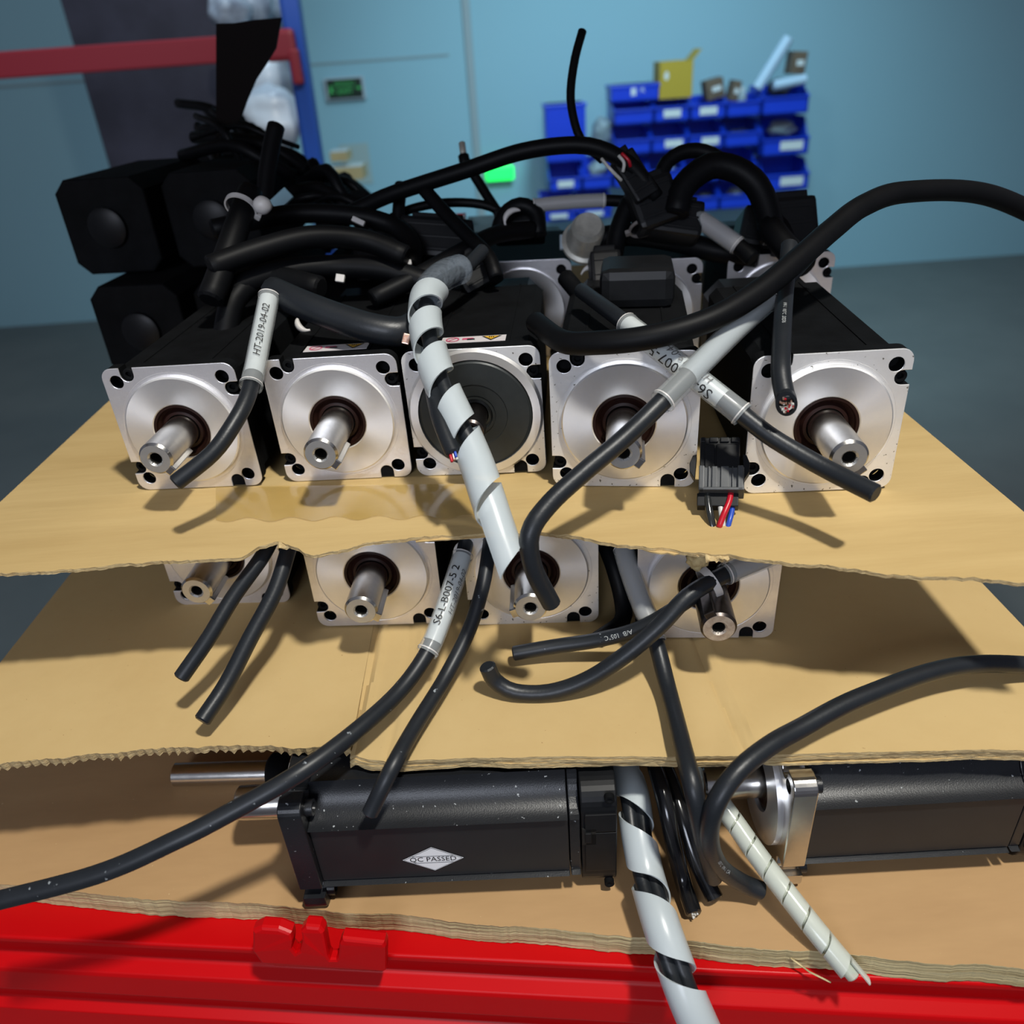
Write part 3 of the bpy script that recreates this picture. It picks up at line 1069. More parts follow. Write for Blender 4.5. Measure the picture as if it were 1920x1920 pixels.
def warning_label(root, T, h, hb):
    x0, x1, y0, y1 = -.019, .019, .0185, .0290
    z = h + hb + .0002
    T = Matrix.Translation((-.011, .0012, 0))
    mb = MB().box(((x0 + x1) / 2, (y0 + y1) / 2, z), (x1 - x0, y1 - y0, .0003), LAB)
    mb2, mb = mb, MB()
    zz = z + .0004
    # yellow warning triangle, black rim
    cx, cy = .0215, .0225
    mb.add([(cx - .006, cy + .0038, zz), (cx + .006, cy + .0038, zz), (cx, cy - .0042, zz)], [(0, 1, 2)], INK)
    mb.add([(cx - .0045, cy + .0031, zz + .0001), (cx + .0045, cy + .0031, zz + .0001), (cx, cy - .0028, zz + .0001)], [(0, 1, 2)], YEL)
    for k in (-1, 0, 1):
        mb.box((cx + k * .0012, cy + .0012, zz + .0002), (.0005, .0024, .0001), INK)
    # round prohibition pictogram and a dark hand shape
    Mz = Matrix.Translation((-.0015, .0225, zz)) @ Matrix.Rotation(pi / 2, 4, 'X')
    mb.lathe([(.0040, 0), (.0031, 0)], PINK, Mz, 24, False)
    mb.box((-.0015, .0225, zz), (.0066, .0007, .0001), PINK, Matrix.Translation((-.0015, .0225, 0)) @ Matrix.Rotation(.8, 4, 'Z') @ Matrix.Translation((.0015, -.0225, 0)))
    mb.box((.0075, .0228, zz), (.0065, .0028, .0001), PINK)
    mb.box((.0095, .0215, zz + .0001), (.0045, .0018, .0001), INK)
    mb2.v += [(x - .011, y + .0012, z_) for x, y, z_ in mb.v]
    off = len(mb2.v) - len(mb.v)
    for f, k, s_ in zip(mb.f, mb.m, mb.s):
        mb2.f.append(tuple(i + off for i in f))
        mb2.m.append(mb2.mi(mb.mats[k]))
        mb2.s.append(s_)
    mb = mb2
    child(mb, 'warning_label', root, 'white warning label with pink pictogram and yellow triangle')


def place(X, Y, S, yaw, roll, zb):
    h = S / 2
    yw, rl = radians(yaw), radians(roll)
    lift = h * (abs(sin(rl)) + cos(rl)) + .0003
    R = Matrix.Rotation(yw, 4, 'Z') @ Matrix.Rotation(-rl, 4, 'Y')
    c = Vector((X, Y, zb + lift))
    return Matrix.Translation(c) @ R @ Matrix.Translation((0, 0, -h))


G = 'servo motors lying in the top row'
motor('motor cut by the left edge of the picture in the top row', place(-.1912, .4353, .0790, -4.4, .5, ZB1), .0790, alu=ALU, length=.135)
motor('top-row motor with a bright steel shaft, between the edge one and the dark-faced one', place(-.0985, .4327, .0785, -3.7, .3, ZB1), .0785, alu=ALU, sticker=True, key_ang=-42, length=.135, shaft=.046)
motor('top-row motor with the dark grey round face behind the spiral wrap', place(-.0171, .4266, .0792, -5.7, .7, ZB1), .0792, style='dark', alu=ALU2, sticker=True, key_ang=-70, length=.135, shaft=.026, rs=.0072, shaft_mat=STEELD, tip_mat=STEELD)
motor('largest top-row motor with its shaft crossed by the thick grey-black cable', place(.0655, .3986, .0814, -9.4, -.1, ZB1), .0814, alu=ALU2, key_ang=-35, length=.135, shaft=.040,
      tbox=(-.016, .030, .085, .13, .024))
motor('top-row motor at the right edge of the picture beside the black plug', place(.1690, .3772, .0800, -4.3, .5, ZB1), .0800, alu=ALU2, length=.135)
motor('motor at the left edge of the lower row behind two grey cables', place(-.1905, .4313, .0785, -4.3, 0, ZB2), .0785, alu=ALU, length=.135)
motor('lower-row motor with bright shaft and open yellowish centre hole', place(-.0871, .3965, .0800, -3.5, -.4, ZB2), .0800, alu=ALU, key_ang=-30, length=.135, shaft=.038)
motor('lower-row motor whose shaft is touched by the curved cable end', place(.0090, .3869, .0800, -4.0, -.2, ZB2), .0800, alu=ALU2, key_ang=-160, length=.135, shaft=.037)
motor('lower-row motor with the rusty dark shaft at the right', place(.1085, .3620, .0800, -6.2, -.1, ZB2), .0800, alu=ALU, shaft_mat=STEELD, tip_mat=RUST, key_ang=120, length=.135, shaft=.041)
# motors of the second rank, seen above the front ones
motor('rear motor with silver flange below the round grey cap', place(.0215, .6360, .0790, -6, 0, ZB1), .0790, alu=ALU, length=.12, style='lite')
motor('rear motor with pinkish lit flange right of the black box', place(.1190, .6080, .0790, -6, 0, ZB1), .0790, alu=ALU, length=.12, style='lite')
motor('rear motor with a bright streak on its flange at the right edge', place(.2160, .5980, .0790, -6, 0, ZB1), .0790, alu=ALU, length=.12, style='lite')

# motor lying on its side on the plywood, QC PASSED


def lying(label, ox, oy, oz, yaw, S, hb, Lb, flm, shaft=.040, bodym=None, sidem=None, decal=False, rs=.0095):
    """axis along X, shaft to the left; local x = axis pointing away from the shaft, local -y = towards viewer"""
    M = Matrix.Translation((ox, oy, oz)) @ Matrix.Rotation(radians(yaw), 4, 'Z')
    root = empty('servo_motor', M, label, 'motor')
    h = S / 2
    # YZ outline extruded along X
    TX = Matrix(((0, 0, 1, 0), (1, 0, 0, 0), (0, 1, 0, h), (0, 0, 0, 1)))
    ol, hc = flange_outline(S)
    holes = [arc(a * hc, b * hc, .0044, 0, 345, 23) for a in (-1, 1) for b in (-1, 1)]
    vs, fs = flat(ol, holes, 0, .012, .0006)
    child(MB().add(vs, fs, flm, False, TX), 'flange', root)
    T = Matrix.Translation((0, 0, h)) @ Matrix.Rotation(radians(-90), 4, 'Z')
    rb, rr = S * .42, S * .21
    child(MB().lathe([(rb, .001), (rb, -.003), (rr, -.0032), (rr, .003)], TURN, T), 'pilot_boss', root)
    child(MB().lathe([(rr, -.001), (rr - .004, -.002), (rs, -.001), (rs, .001)], SEAL, T), 'oil_seal', root)
    sh = child(MB().lathe([(rs, .003), (rs, -shaft + .001), (rs - .001, -shaft), (.004, -shaft), (.003, -shaft + .01), (0, -shaft + .01)], STEEL, T), 'shaft', root)
    child(MB().box((0, -shaft + .0125, -rs + .0004), (.0058, .0245, .0058), STEEL, T, bev=.0005), 'key', sh)
    # main body with concave corner channels
    def bo(hb_, cut, r=.0012):
        out = []
        for q in range(4):
            a = -pi / 2 * q
            pts = [(hb_ - cut - .0015, hb_), (hb_ - cut, hb_ - .0006)] + arc(hb_ + .0035, hb_ + .0035, cut + .0028, 183, 267, 9) + [(hb_ - .0006, hb_ - cut), (hb_, hb_ - cut - .0015)]
            out += [(px * cos(a) - py * sin(a), px * sin(a) + py * cos(a)) for px, py in pts]
        return out
    vs, fs = flat(bo(hb, .0155), [], .012, Lb, .0004)
    mb = MB()
    mb.sharp = 18
    mb.add(vs, fs, bodym, True, TX)
    for p_ in range(len(mb.f)):
        f = mb.f[p_]
        if all(abs(mb.v[i][1] + hb) < .0006 for i in f):
            pass
    mb.box((.012 + (Lb - .012) / 2, -hb - .00005, h), (Lb - .012 - .001, .0003, 2 * (hb - .0172)), sidem)
    child(mb, 'body', root)
    vs, fs = flat(bo(hb - .0003, .0155), [], Lb + .0006, Lb + .0060, .0005)
    child(MB().add(vs, fs, bodym, False, TX), 'body_ring', root)
    cut = .006
    oc = []
    for q in range(4):
        a = -pi / 2 * q
        pts = arc(hb - .012, hb - .012, .0118, 90, 0, 7)
        oc += [(px * cos(a) - py * sin(a), px * sin(a) + py * cos(a)) for px, py in pts]
    vs, fs = flat(oc, [], Lb + .0066, Lb + .0250, .0008)
    mb = MB().add(vs, fs, PLA, False, TX)
    mb.box((Lb + .0165, -hb - .0003, h - .006), (.0160, .0014, .030), PLA, bev=.0004)
    mb.box((Lb + .0165, -hb - .0003, h + .0165), (.0160, .0014, .013), PLA, bev=.0004)
    rc = child(mb, 'rear_cover', root)
    mb = MB().box((Lb + .0105, -hb - .0004, h + .0065), (.0070, .0012, .012), INK)
    mb.box((Lb + .0100, -hb - .0012, h + .0065), (.0032, .0014, .0070), PLA, bev=.0003)
    child(mb, 'latch', rc)
    for zz in (h - hb + .004, h + hb - .0035):
        child(MB().lathe([(.0026, 0), (.0026, -.003), (.0015, -.003), (0, -.0018)], BLKP, Matrix.Translation((Lb + .021, -hb + .002, zz)), n=16), 'screw', root)
    for (sy, sz) in ((-1, 1), (1, 1), (-1, -1), (1, -1)):
        child(MB().lathe([(.0042, -.0005), (.0042, .004), (.0026, .004), (.0022, .0025), (0, .0025)], BLKD, Matrix.Translation((.0120, sy * (hb - .0045), h + sz * (hb - .0045))) @ Matrix.Rotation(radians(-90), 4, 'Z'), n=20), 'screw', root)
    if decal:
        cx, cz, y_ = .073, h - .0060, -hb - .0003
        mb = MB()
        for k, m_, yy in ((1.13, INK, 0), (1.08, SILV, -.00006), (1.03, INK, -.00012), (1.0, SILV, -.00018)):
            a_, b_ = .0150 * k, .0088 * k
            if m_ is SILV or k > 1.1:
                mb.add([(cx - a_, y_ + yy, cz), (cx, y_ + yy, cz - b_), (cx + a_, y_ + yy, cz), (cx, y_ + yy, cz + b_)], [(0, 1, 2, 3)], m_)
            else:
                mb.add([(cx - a_, y_ + yy, cz), (cx, y_ + yy, cz - b_), (cx + a_, y_ + yy, cz), (cx, y_ + yy, cz + b_)], [(0, 1, 2, 3)], m_)
        vs, fs = text_mesh('QC PASSED', .0050)
        xs_ = [v[0] for v in vs]
        kx = .0245 / (max(xs_) - min(xs_))
        mb.add([(v[0] * kx, v[1], 0) for v in vs], fs, INK, M=Matrix.Translation((cx, y_ - .00030, cz)) @ Matrix.Rotation(pi / 2, 4, 'X'))
        for dz in (.0026, -.0026):
            mb.box((cx, y_ - .0003, cz + dz), (.0215, .0001, .00022), INKG)
        child(mb, 'inspection_label', root, 'white diamond label with printed letters')
    return root


lying('long black motor lying on its side on the plywood with a white diamond label', -.1262, .3055, ZP + .0003, -1.7, .0820, .0370, .1445, BLKD, bodym=BLKD, sidem=BLKF, decal=True)
lying('black motor lying at the right edge with a silver rounded flange and shaft pointing left', .1290, .2975, ZP + .0003, -1.0, .0800, .0360, .1200, STEEL, shaft=.034, bodym=BLKD, sidem=BLKF)
# rod of another motor deeper on the plywood
a, b = atz(330, 1452, ZP + .008), atz(512, 1447, ZP + .008)
tag(MB().tube([a, (a + b) / 2, b], .0075, STEEL, 24).tube([b, b + (b - a).normalized() * .03], .012, BLKP, 20).build('steel_rod'), 'steel rod lying at the back of the plywood behind the lowest cable', 'rod')

# ------------------------------------------------------------------ cables


def cable(label, pts, r, m=RUB, world=False, name='cable', cat='cable', group=None, end=None, step=.004, n=14):
    P = [p_ if world else at(*p_) for p_ in pts]
    path = smooth_path(P, step)
    mb = MB().tube(path, r, m, n)
    return mb, path


def finish(mb, label, name='cable', cat='cable', group=None):
    o = mb.build(name)
    return tag(o, label, cat, group)


def sleeve(parent, path, px0, px1, r, texts=(), paper=True, flare=0.0, plabel=None, flip=False, name='label_sleeve', pf=(.10, .90), pm=None):
    f0, f1 = frac_at(path, *px0), frac_at(path, *px1)
    if f0 > f1:
        f0, f1 = f1, f0
    sp_ = sub_path(path, f0, f1)
    ro = r + .0013
    mb = MB()
    mb.tube(sp_, lambda f: ro + flare * max(0, 1 - f / .06) + flare * max(0, (f - .94) / .06), PVC, 24, caps=False)
    # rim rings
    for e_ in (sp_[:2], sp_[-2:]):
        mb.tube([e_[0], e_[0].lerp(e_[1], .35)], ro + flare + .0001, TIE, 24, caps=False)
    s = child(mb, name, parent, plabel or 'clear shrink sleeve')
    if paper:
        pp = sub_path(sp_, *pf)
        mb = MB()
        mb.tube(pp, r + .0005, pm or PAPER, 24, caps=False)
        for (tx, size, f, ang, ink, shear) in texts:
            wrap_text(mb, pp, ro + .0002, tx, size, f, ink, ang, flip, shear)
        child(mb, 'paper_label', s, 'printed white paper label')
    return s


def strands(parent, p, d, r, m=COPPER, cols=None, n=9, name='bare_wire'):
    """short conductor ends peeping out of a cut sheath"""
    d = d.normalized()
    a = d.orthogonal().normalized()
    b = d.cross(a)
    mb = MB()
    rnd = random.Random(int(p.x * 1e5) & 1023)
    for i in range(n):
        q = 2 * pi * i / n
        rr = r * (.55 if i % 2 else .25)
        o = p + (a * cos(q) + b * sin(q)) * rr
        mb.tube([o - d * .003, o + d * (.001 + .0015 * rnd.random())], r * .17, (cols[i % len(cols)] if cols else m), 6)
    child(mb, name, parent)


REDW = mat('red_wire_insulation', (.45, .006, .02, 1), .35)
BLUW = mat('blue_wire_insulation', (.02, .07, .42, 1), .35)
WHW = mat('white_wire_insulation', (.55, .54, .50, 1), .4)
BKW = mat('black_wire_insulation', (.02, .022, .022, 1), .18, spec=.7)

# 1  left edge: cable with handwritten-style date sleeve
mb, pa_ = cable('', [(505, 555, .462), (488, 640, .448), (476, 700, .438), (462, 750, .428), (435, 800, .42), (398, 850, .415), (330, 905, .41)], .0045)
o = finish(mb, 'dark grey cable at the left edge with a dated white sleeve')
sleeve(o, pa_, (503, 560), (470, 722), .0047, [('HT-2019-04-02', .0058, .50, .1, INK, .25)], flare=.0004, plabel='clear sleeve over a paper label', flip=True, pf=(.03, .86))

# 2,3 two cables at left between the boards
mb, pa_ = cable('', [(520, 985, .455), (494, 1040, .440), (437, 1120, .432), (392, 1195, .425), (340, 1270, .42)], .0043)
finish(mb, 'shorter of the two dark cables hanging at the left under the top board')
mb, pa_ = cable('', [(555, 980, .46), (538, 1040, .445), (515, 1110, .438), (470, 1195, .43), (425, 1282, .422), (380, 1350, .412)], .0046)
finish(mb, 'longer of the two dark cables hanging at the left under the top board')

# 4 cable with printed sleeve
mb, pa_ = cable('', [(878, 1000, .468), (868, 1040, .455), (850, 1095, .446), (828, 1160, .438), (800, 1225, .430), (748, 1297, .416), (665, 1373, .392), (560, 1450, .372), (430, 1524, .366), (330, 1575, .362), (180, 1640, .362), (-50, 1700, .366)], .0045, RUBD)
o = finish(mb, 'dusty dark cable with a printed white sleeve running down to the left edge')
sleeve(o, pa_, (866, 1046), (803, 1222), .0046, [('S6-L-B007-5 2', .0062, .50, .28, INK, 0), ('HT-2019-04-02', .0042, .44, -.62, INKG, .3)], flare=.0003, flip=True, pf=(.02, .88))

# 5 dusty cable ending on the lying motor
mb, pa_ = cable('', [(922, 985, .470), (916, 1035, .452), (905, 1100, .444), (880, 1180, .438), (835, 1270, .426), (780, 1360, .402), (735, 1440, .380), (694, 1524, .3815)], .0041, RUBD)
finish(mb, 'dusty dark cable whose cut end rests on top of the black lying motor')

# 6 thick cable crossing the third motor
mb, pa_ = cable('', [(1560, 430, .47), (1500, 495, .450), (1440, 563, .432), (1400, 598, .414), (1360, 635, .402), (1240, 755, .386), (1170, 822, .382), (1095, 885, .378), (1030, 945, .374), (994, 1000, .372), (1000, 1065, .380), (1034, 1132, .394)], .0048, RUB)
o = finish(mb, 'thick dark cable with a blank glossy sleeve crossing the largest motor')
sleeve(o, pa_, (1440, 563), (1238, 757), .0049, [], flare=.0004, paper=True, pf=(.0, .80), pm=mat('blank_grey_sleeve', (.34, .38, .40, 1), .2, coat=.6), plabel='blank glossy pale sleeve')

# 7 cable with upside down printed label going right
mb, pa_ = cable('', [(1090, 545, .48), (1165, 600, .430), (1230, 650, .411), (1300, 705, .401), (1380, 768, .394), (1440, 815, .389), (1500, 852, .383), (1560, 885, .375), (1640, 925, .36)], .0047, RUB)
o = finish(mb, 'dark cable with an upside-down printed sleeve running off the right edge')
sleeve(o, pa_, (1172, 604), (1390, 775), .0048, [('S6-L-B007-5 2', .0080, .60, .38, INK, 0), ('HT-2019-04-02', .0056, .62, -.62, INKG, .2)], flare=.0004, flip=True, pf=(.02, .84))
wrap = MB()

# 8 fat black tube over the top right
mb, pa_ = cable('', [(2000, 430, .50), (1850, 365, .48), (1700, 360, .455), (1620, 385, .438), (1560, 430, .425), (1500, 483, .412), (1425, 545, .400), (1330, 600, .392), (1220, 632, .393), (1120, 643, .402), (1055, 640, .417), (1005, 605, .45)], .0062, RUBK)
finish(mb, 'fat black cable sweeping over the motors from the upper right edge', 'cable')

# 9 cut cable hanging at right
mb, pa_ = cable('', [(1480, 460, .45), (1472, 545, .432), (1467, 610, .402), (1464, 680, .382), (1466, 715, .377), (1474, 752, .373)], .0047, RUB, n=18)
wrap_text(mb, pa_, .0047, 'VW-1  105°C  20276', .0026, .55, PRINTW, .1, False)
o = finish(mb, 'dark cable hanging at the right whose cut end shows copper strands')
q = at(1474, 752, .373)
dd = (at(1478, 775, .370) - at(1474, 740, .374))
T_ = dd.normalized()
V = -q.normalized()
bmx = MB()
rnd = random.Random(4)
# oblique cut: a ring of sheath and a bundle of strands facing the viewer
ax = (T_ * .75 + V * .7).normalized()
side = T_.cross(V).normalized()
up = side.cross(ax).normalized()
Mq = Matrix((side, ax * -1, up)).transposed().to_4x4()
Mq.translation = q + T_ * .0015 + V * .0006
bmx.lathe([(.0049, .004), (.0050, -.0002), (.0036, -.0004), (.0034, .001)], RUB, Mq @ Matrix.Diagonal((1, 1, 1.35, 1)), 28)
child(bmx, 'cut_sheath', o)
bmx = MB()
for i in range(26):
    rr, aa = .0032 * math.sqrt(rnd.random()), rnd.random() * 6.28
    bmx.box((rr * cos(aa), -.0006 - .0006 * rnd.random(), rr * sin(aa) * 1.3), (.0009, .0012, .0009), [COPPER, WHW, COPPER, REDW][i % 4], Mq, bev=.0002)
child(bmx, 'bare_wire', o, 'copper and red strands')

# 10 + 11 zip-tied pair over the lower right motor
mb, pa_ = cable('', [(1520, 1005, .452), (1440, 1043, .432), (1390, 1064, .424), (1345, 1084, .419), (1290, 1118, .414), (1235, 1175, .414), (1170, 1230, .418), (1100, 1275, .424), (1030, 1298, .428), (965, 1297, .430), (928, 1276, .430), (914, 1250, .426)], .0046, RUB)
o10 = finish(mb, 'dark cable from the zip tie curving to a hooked end over the cardboard')
sleeve(o10, pa_, (1470, 1028), (1352, 1082), .0048, [], paper=True, pf=(0, .9), pm=GREYS, name='grey_sleeve', plabel='plain grey sleeve')
mb, pa_ = cable('', [(1500, 990, .465), (1400, 1050, .452), (1330, 1095, .436), (1275, 1135, .430), (1200, 1178, .434), (1120, 1200, .444), (1040, 1212, .450), (964, 1225, .452)], .0043, RUBD, n=18)
wrap_text(mb, pa_, .0043, 'A/B  105°C', .0036, .68, PRINTW, .0, False)
o11 = finish(mb, 'dark cable with white printed characters ending below the middle motor')
# zip tie round both
def tie_ring(c, ax, r0, r1, label, tail=True, m=TIE, w_=.0032):
    ax = ax.normalized()
    v = (-Vector(c).normalized())
    n_ = (v - ax * v.dot(ax)).normalized()
    b_ = ax.cross(n_)
    mb = MB()
    N = 40
    vs, fs = [], []
    for i in range(N):
        a = 2 * pi * i / N
        d0 = n_ * cos(a) * r0 + b_ * sin(a) * r1
        dn = d0.normalized()
        for (k, s) in ((0, -1), (0, 1), (.0011, 1), (.0011, -1)):
            vs.append(Vector(c) + d0 + dn * k + ax * (s * w_ / 2))
    for i in range(N):
        j = (i + 1) % N
        for k in range(4):
            l = (k + 1) % 4
            fs.append((i * 4 + k, i * 4 + l, j * 4 + l, j * 4 + k))
    mb.add(vs, fs, m, True)
    o = mb.build('cable_tie')
    tag(o, label, 'cable tie')
    if tail:
        hd = Vector(c) + b_ * (r1 + .002)
        M_ = Matrix((ax, b_, n_)).transposed().to_4x4()
        M_.translation = hd
        child(MB().box((0, 0, 0), (w_ * 1.5, .004, .0045), m, M_, bev=.0006), 'tie_head', o)
    return o


tie_ring(at(1330, 1092, .427), at(1345, 1084, .43) - at(1310, 1107, .43), .0125, .0085, 'pale cable tie round the two cables in front of the rusty shaft', tail=False, w_=.0042)
cr_ = at(1308, 1050, .412)
blob('paper_scrap', cr_, (.0055, .004, .0050), mat('crumpled_kraft_scrap', s2l((196, 178, 130)), .8, noise=(300, .6, s2l((140, 112, 70)))), 'crumpled scrap of torn kraft paper above the cable tie', 'paper scrap', seed=2, amp=.6)

# 12 long cable crossing downwards
mb, pa_ = cable('', [(1160, 985, .47), (1172, 1040, .452), (1195, 1110, .444), (1226, 1190, .436), (1252, 1290, .420), (1280, 1400, .384), (1300, 1480, .366), (1318, 1570, .378), (1338, 1645, .404)], .0046, RUB)
o = finish(mb, 'long straight dark cable falling from the lower row past the cardboard to the plywood')
sleeve(o, pa_, (1170, 1030), (1236, 1205), .0048, [], paper=True, pf=(0, 1), pm=GREYS, name='grey_sleeve', plabel='worn grey sleeve')

# 13 cable from right edge curling down
mb, pa_ = cable('', [(2000, 1250, .42), (1800, 1248, .405), (1620, 1305, .388), (1500, 1366, .376), (1440, 1400, .368), (1380, 1450, .360), (1340, 1512, .360), (1330, 1575, .374), (1350, 1625, .396), (1392, 1655, .410), (1428, 1670, .412)], .0047, RUB, n=18)
wrap_text(mb, pa_, .0047, '105°C  VW-1  CSA', .0026, .86, PRINTW, .3, False)
finish(mb, 'dark printed cable curling in from the right edge down onto the plywood')
# 14, 15 shiny short cables
mb, pa_ = cable('', [(1215, 1400, .47), (1232, 1450, .43), (1248, 1510, .418), (1262, 1580, .418), (1280, 1650, .420), (1300, 1712, .4085)], .0045, RUBS)
o = finish(mb, 'glossy black cable with a bare white tip pointing at the plywood edge')
strands(o, pa_[-1], pa_[-1] - pa_[-4], .0034, WHW, n=7)
mb, pa_ = cable('', [(1225, 1400, .48), (1252, 1450, .445), (1275, 1520, .430), (1300, 1600, .424), (1340, 1684, .4150)], .0047, RUBS)
finish(mb, 'glossy black cable end tucked behind the long straight cable')
# 16 black cable in the gap between lower motors
mb, pa_ = cable('', [(1130, 1010, .49), (1150, 1060, .480), (1166, 1120, .478), (1166, 1165, .472), (1120, 1200, .466)], .0052, RUBK)
finish(mb, 'black cable down in the dark gap beside the grey sleeve')
# cord at left top of lower row with white collar
mb = MB().lathe([(.0065, -.002), (.0075, 0), (.0065, .002), (.004, .0025)], TIE, Matrix.Translation(at(872, 1032, .475)) @ Matrix.Rotation(.3, 4, 'Z'), 24)
tag(mb.build('grommet'), 'small white grommet at the top of the printed sleeve in the lower row', 'grommet')


# spiral wraps
def spiral(label, pts, R, pitch, ratio, m, turns_dir=1, phase=0, th=.0009, taper_end=None, name='spiral_wrap'):
    path = smooth_path([at(*p_) for p_ in pts], .002)
    L = arclen(path)
    T = L[-1]
    # parallel transported frames sampled by arc length
    fr = frames(path)

    def fa(s):
        import bisect
        s = min(max(s, 0), T)
        i = min(max(bisect.bisect(L, s), 1), len(L) - 1)
        k = (s - L[i - 1]) / max(L[i] - L[i - 1], 1e-9)
        p0, t0, a0, b0 = fr[i - 1]
        p1, t1, a1, b1_ = fr[i]
        t_ = t0.lerp(t1, k).normalized()
        a_ = a0.lerp(a1, k)
        a_ = (a_ - t_ * a_.dot(t_)).normalized()
        return p0.lerp(p1, k), t_, a_, t_.cross(a_)
    mb = MB()
    vs, fs = [], []
    th_tot = 0
    s = 0
    dth = radians(9)
    rows = 0
    W = 6
    ang = phase
    while s < T:
        pt = pitch(s / T) if callable(pitch) else pitch
        wd = pt * (ratio(s / T) if callable(ratio) else ratio)
        RR = R(s / T) if callable(R) else R
        for k in range(W + 1):
            ss = s + wd * (k / W - .5)
            p_, t_, a_, b_ = fa(ss)
            ex = max(0, ss - T)
            dirv = a_ * cos(ang) + b_ * sin(ang)
            lift = .0004 * cos(pi * (k / W - .5) * 2) * 0
            vs.append(p_ + t_ * ex + dirv * (RR + lift))
            vs.append(p_ + t_ * ex + dirv * (RR - th))
        rows += 1
        s += pt * dth / (2 * pi)
        ang += turns_dir * dth
    C = 2 * (W + 1)
    for i in range(rows - 1):
        for k in range(W):
            a, b = i * C + 2 * k, (i + 1) * C + 2 * k
            fs.append((a, a + 2, b + 2, b))
            fs.append((a + 1, b + 1, b + 3, a + 3))
        for k in (0, W):
            a, b = i * C + 2 * k, (i + 1) * C + 2 * k
            fs.append((a, b, b + 1, a + 1))
    for i in (0, rows - 1):
        for k in range(W):
            a = i * C + 2 * k
            fs.append((a, a + 1, a + 3, a + 2))
    mb.add(vs, fs, m, True)
    o = mb.build(name)
    return tag(o, label, 'spiral wrap'), path


W1 = [(812, 540, .463), (799, 562, .452), (798, 612, .436), (813, 680, .420), (836, 740, .410), (864, 800, .402), (893, 868, .394), (912, 925, .386), (933, 990, .380), (944, 1022, .378)]
spiral('frosted spiral wrap curling over the dark-faced motor to an open end', W1, lambda f: .0098 - .0012 * f, lambda f: .0265 + .010 * f, lambda f: .64 + .26 * min(1, max(0, (f - .62) / .1)), SPI, 1, 2.4)
mb, pa_ = cable('', [(905, 470, .522), (868, 507, .502), (825, 532, .477), (801, 568, .454), (802, 612, .440), (816, 680, .424), (838, 742, .414), (866, 800, .407), (893, 850, .402)], .0046, RUB)
finish(mb, 'dark cable running inside the spiral wrap over the dark-faced motor')
mb, pa_ = cable('', [(806, 700, .425), (814, 745, .412), (824, 785, .402), (838, 822, .396), (850, 850, .392)], .0042, RUB)
o = finish(mb, 'short dark cable stub with coloured wire ends beside the spiral wrap')
mb = MB()
d_ = (pa_[-1] - pa_[-5]).normalized()
e_ = pa_[-1]
rnd = random.Random(5)
sd_ = d_.cross(-e_.normalized()).normalized()
for i, m_ in enumerate((WHW, REDW, BLUW, WHW, COPPER, REDW, BLUW)):
    o_ = e_ + sd_ * ((i % 3 - 1) * .0014) + (-e_.normalized()) * ((i // 3 - 1) * .001 + .0012)
    mb.tube([o_ - d_ * .003, o_ + d_ * (.0025 + .0018 * rnd.random()) + sd_ * .0008], .00075, m_, 8)
child(mb, 'bare_wire', o, 'red, blue and white wire ends')

W2 = [(1150, 1395, .475), (1165, 1430, .455), (1186, 1490, .432), (1196, 1560, .420), (1212, 1640, .410), (1238, 1730, .392), (1264, 1805, .384), (1292, 1880, .380), (1330, 1965, .382)]
spiral('wide frosted spiral wrap falling over the plywood edge and the red beam', W2, lambda f: .0088 + .0010 * f, .0360, .68, SPI, -1, 1.1)
for k, (dx_, lb) in enumerate(((-10, 'left of the two dark cables inside the wide spiral wrap'), (12, 'right of the two dark cables inside the wide spiral wrap'))):
    mb, pa_ = cable('', [(x + dx_, y + 3, t + .0005) for x, y, t in W2], .0040, RUB)
    finish(mb, lb, group='cables inside the wide spiral wrap')
W3 = [(1318, 1440, .445), (1348, 1500, .432), (1383, 1550, .424), (1425, 1610, .414), (1475, 1675, .402), (1530, 1745, .392), (1600, 1830, .385)]
spiral('narrow clear spiral wrap slanting off the lower right edge', W3, .0056, .0135, .90, SPIC, 1, .5)
mb, pa_ = cable('', W3, .0036, mat('clear_white_hose', (.55, .60, .50, 1), .3, alpha=.7))
finish(mb, 'pale hose inside the narrow clear spiral wrap', name='hose', cat='hose')

# black plug with four wires in front of the right gap
PX = at(1356, 880, .418)
axd = (at(1352, 960, .412) - at(1354, 820, .425)).normalized()   # towards the wires
vw = -PX.normalized()
sx = axd.cross(vw).normalized() * -1
vw = sx.cross(axd).normalized()
if vw.dot(-PX) < 0:
    vw = -vw
Mp = Matrix((sx, axd, vw)).transposed().to_4x4()
Mp.translation = PX
if sx.dot(_R) < 0:
    Mp = Mp @ Matrix.Diagonal((-1, 1, 1, 1))
root = empty('wire_plug', Mp, 'black plastic plug with black, white, red and blue wires hanging beside the right motor', 'connector')
s_ = .418 / FPX  # metres per pixel there


def pbox(mb, x0, y0, x1, y1, z0, z1, m, bev=.0005):
    """box in the plug's plane given by pixels round its middle (1356, 880)"""
    mb.box((((x0 + x1) / 2 - 1356) * s_, ((y0 + y1) / 2 - 880) * s_, (z0 + z1) / 2), ((x1 - x0) * s_, (y1 - y0) * s_, z1 - z0), m, bev=bev)


def pchild(mb, name, lb=None):
    return child(mb, name, root, lb)


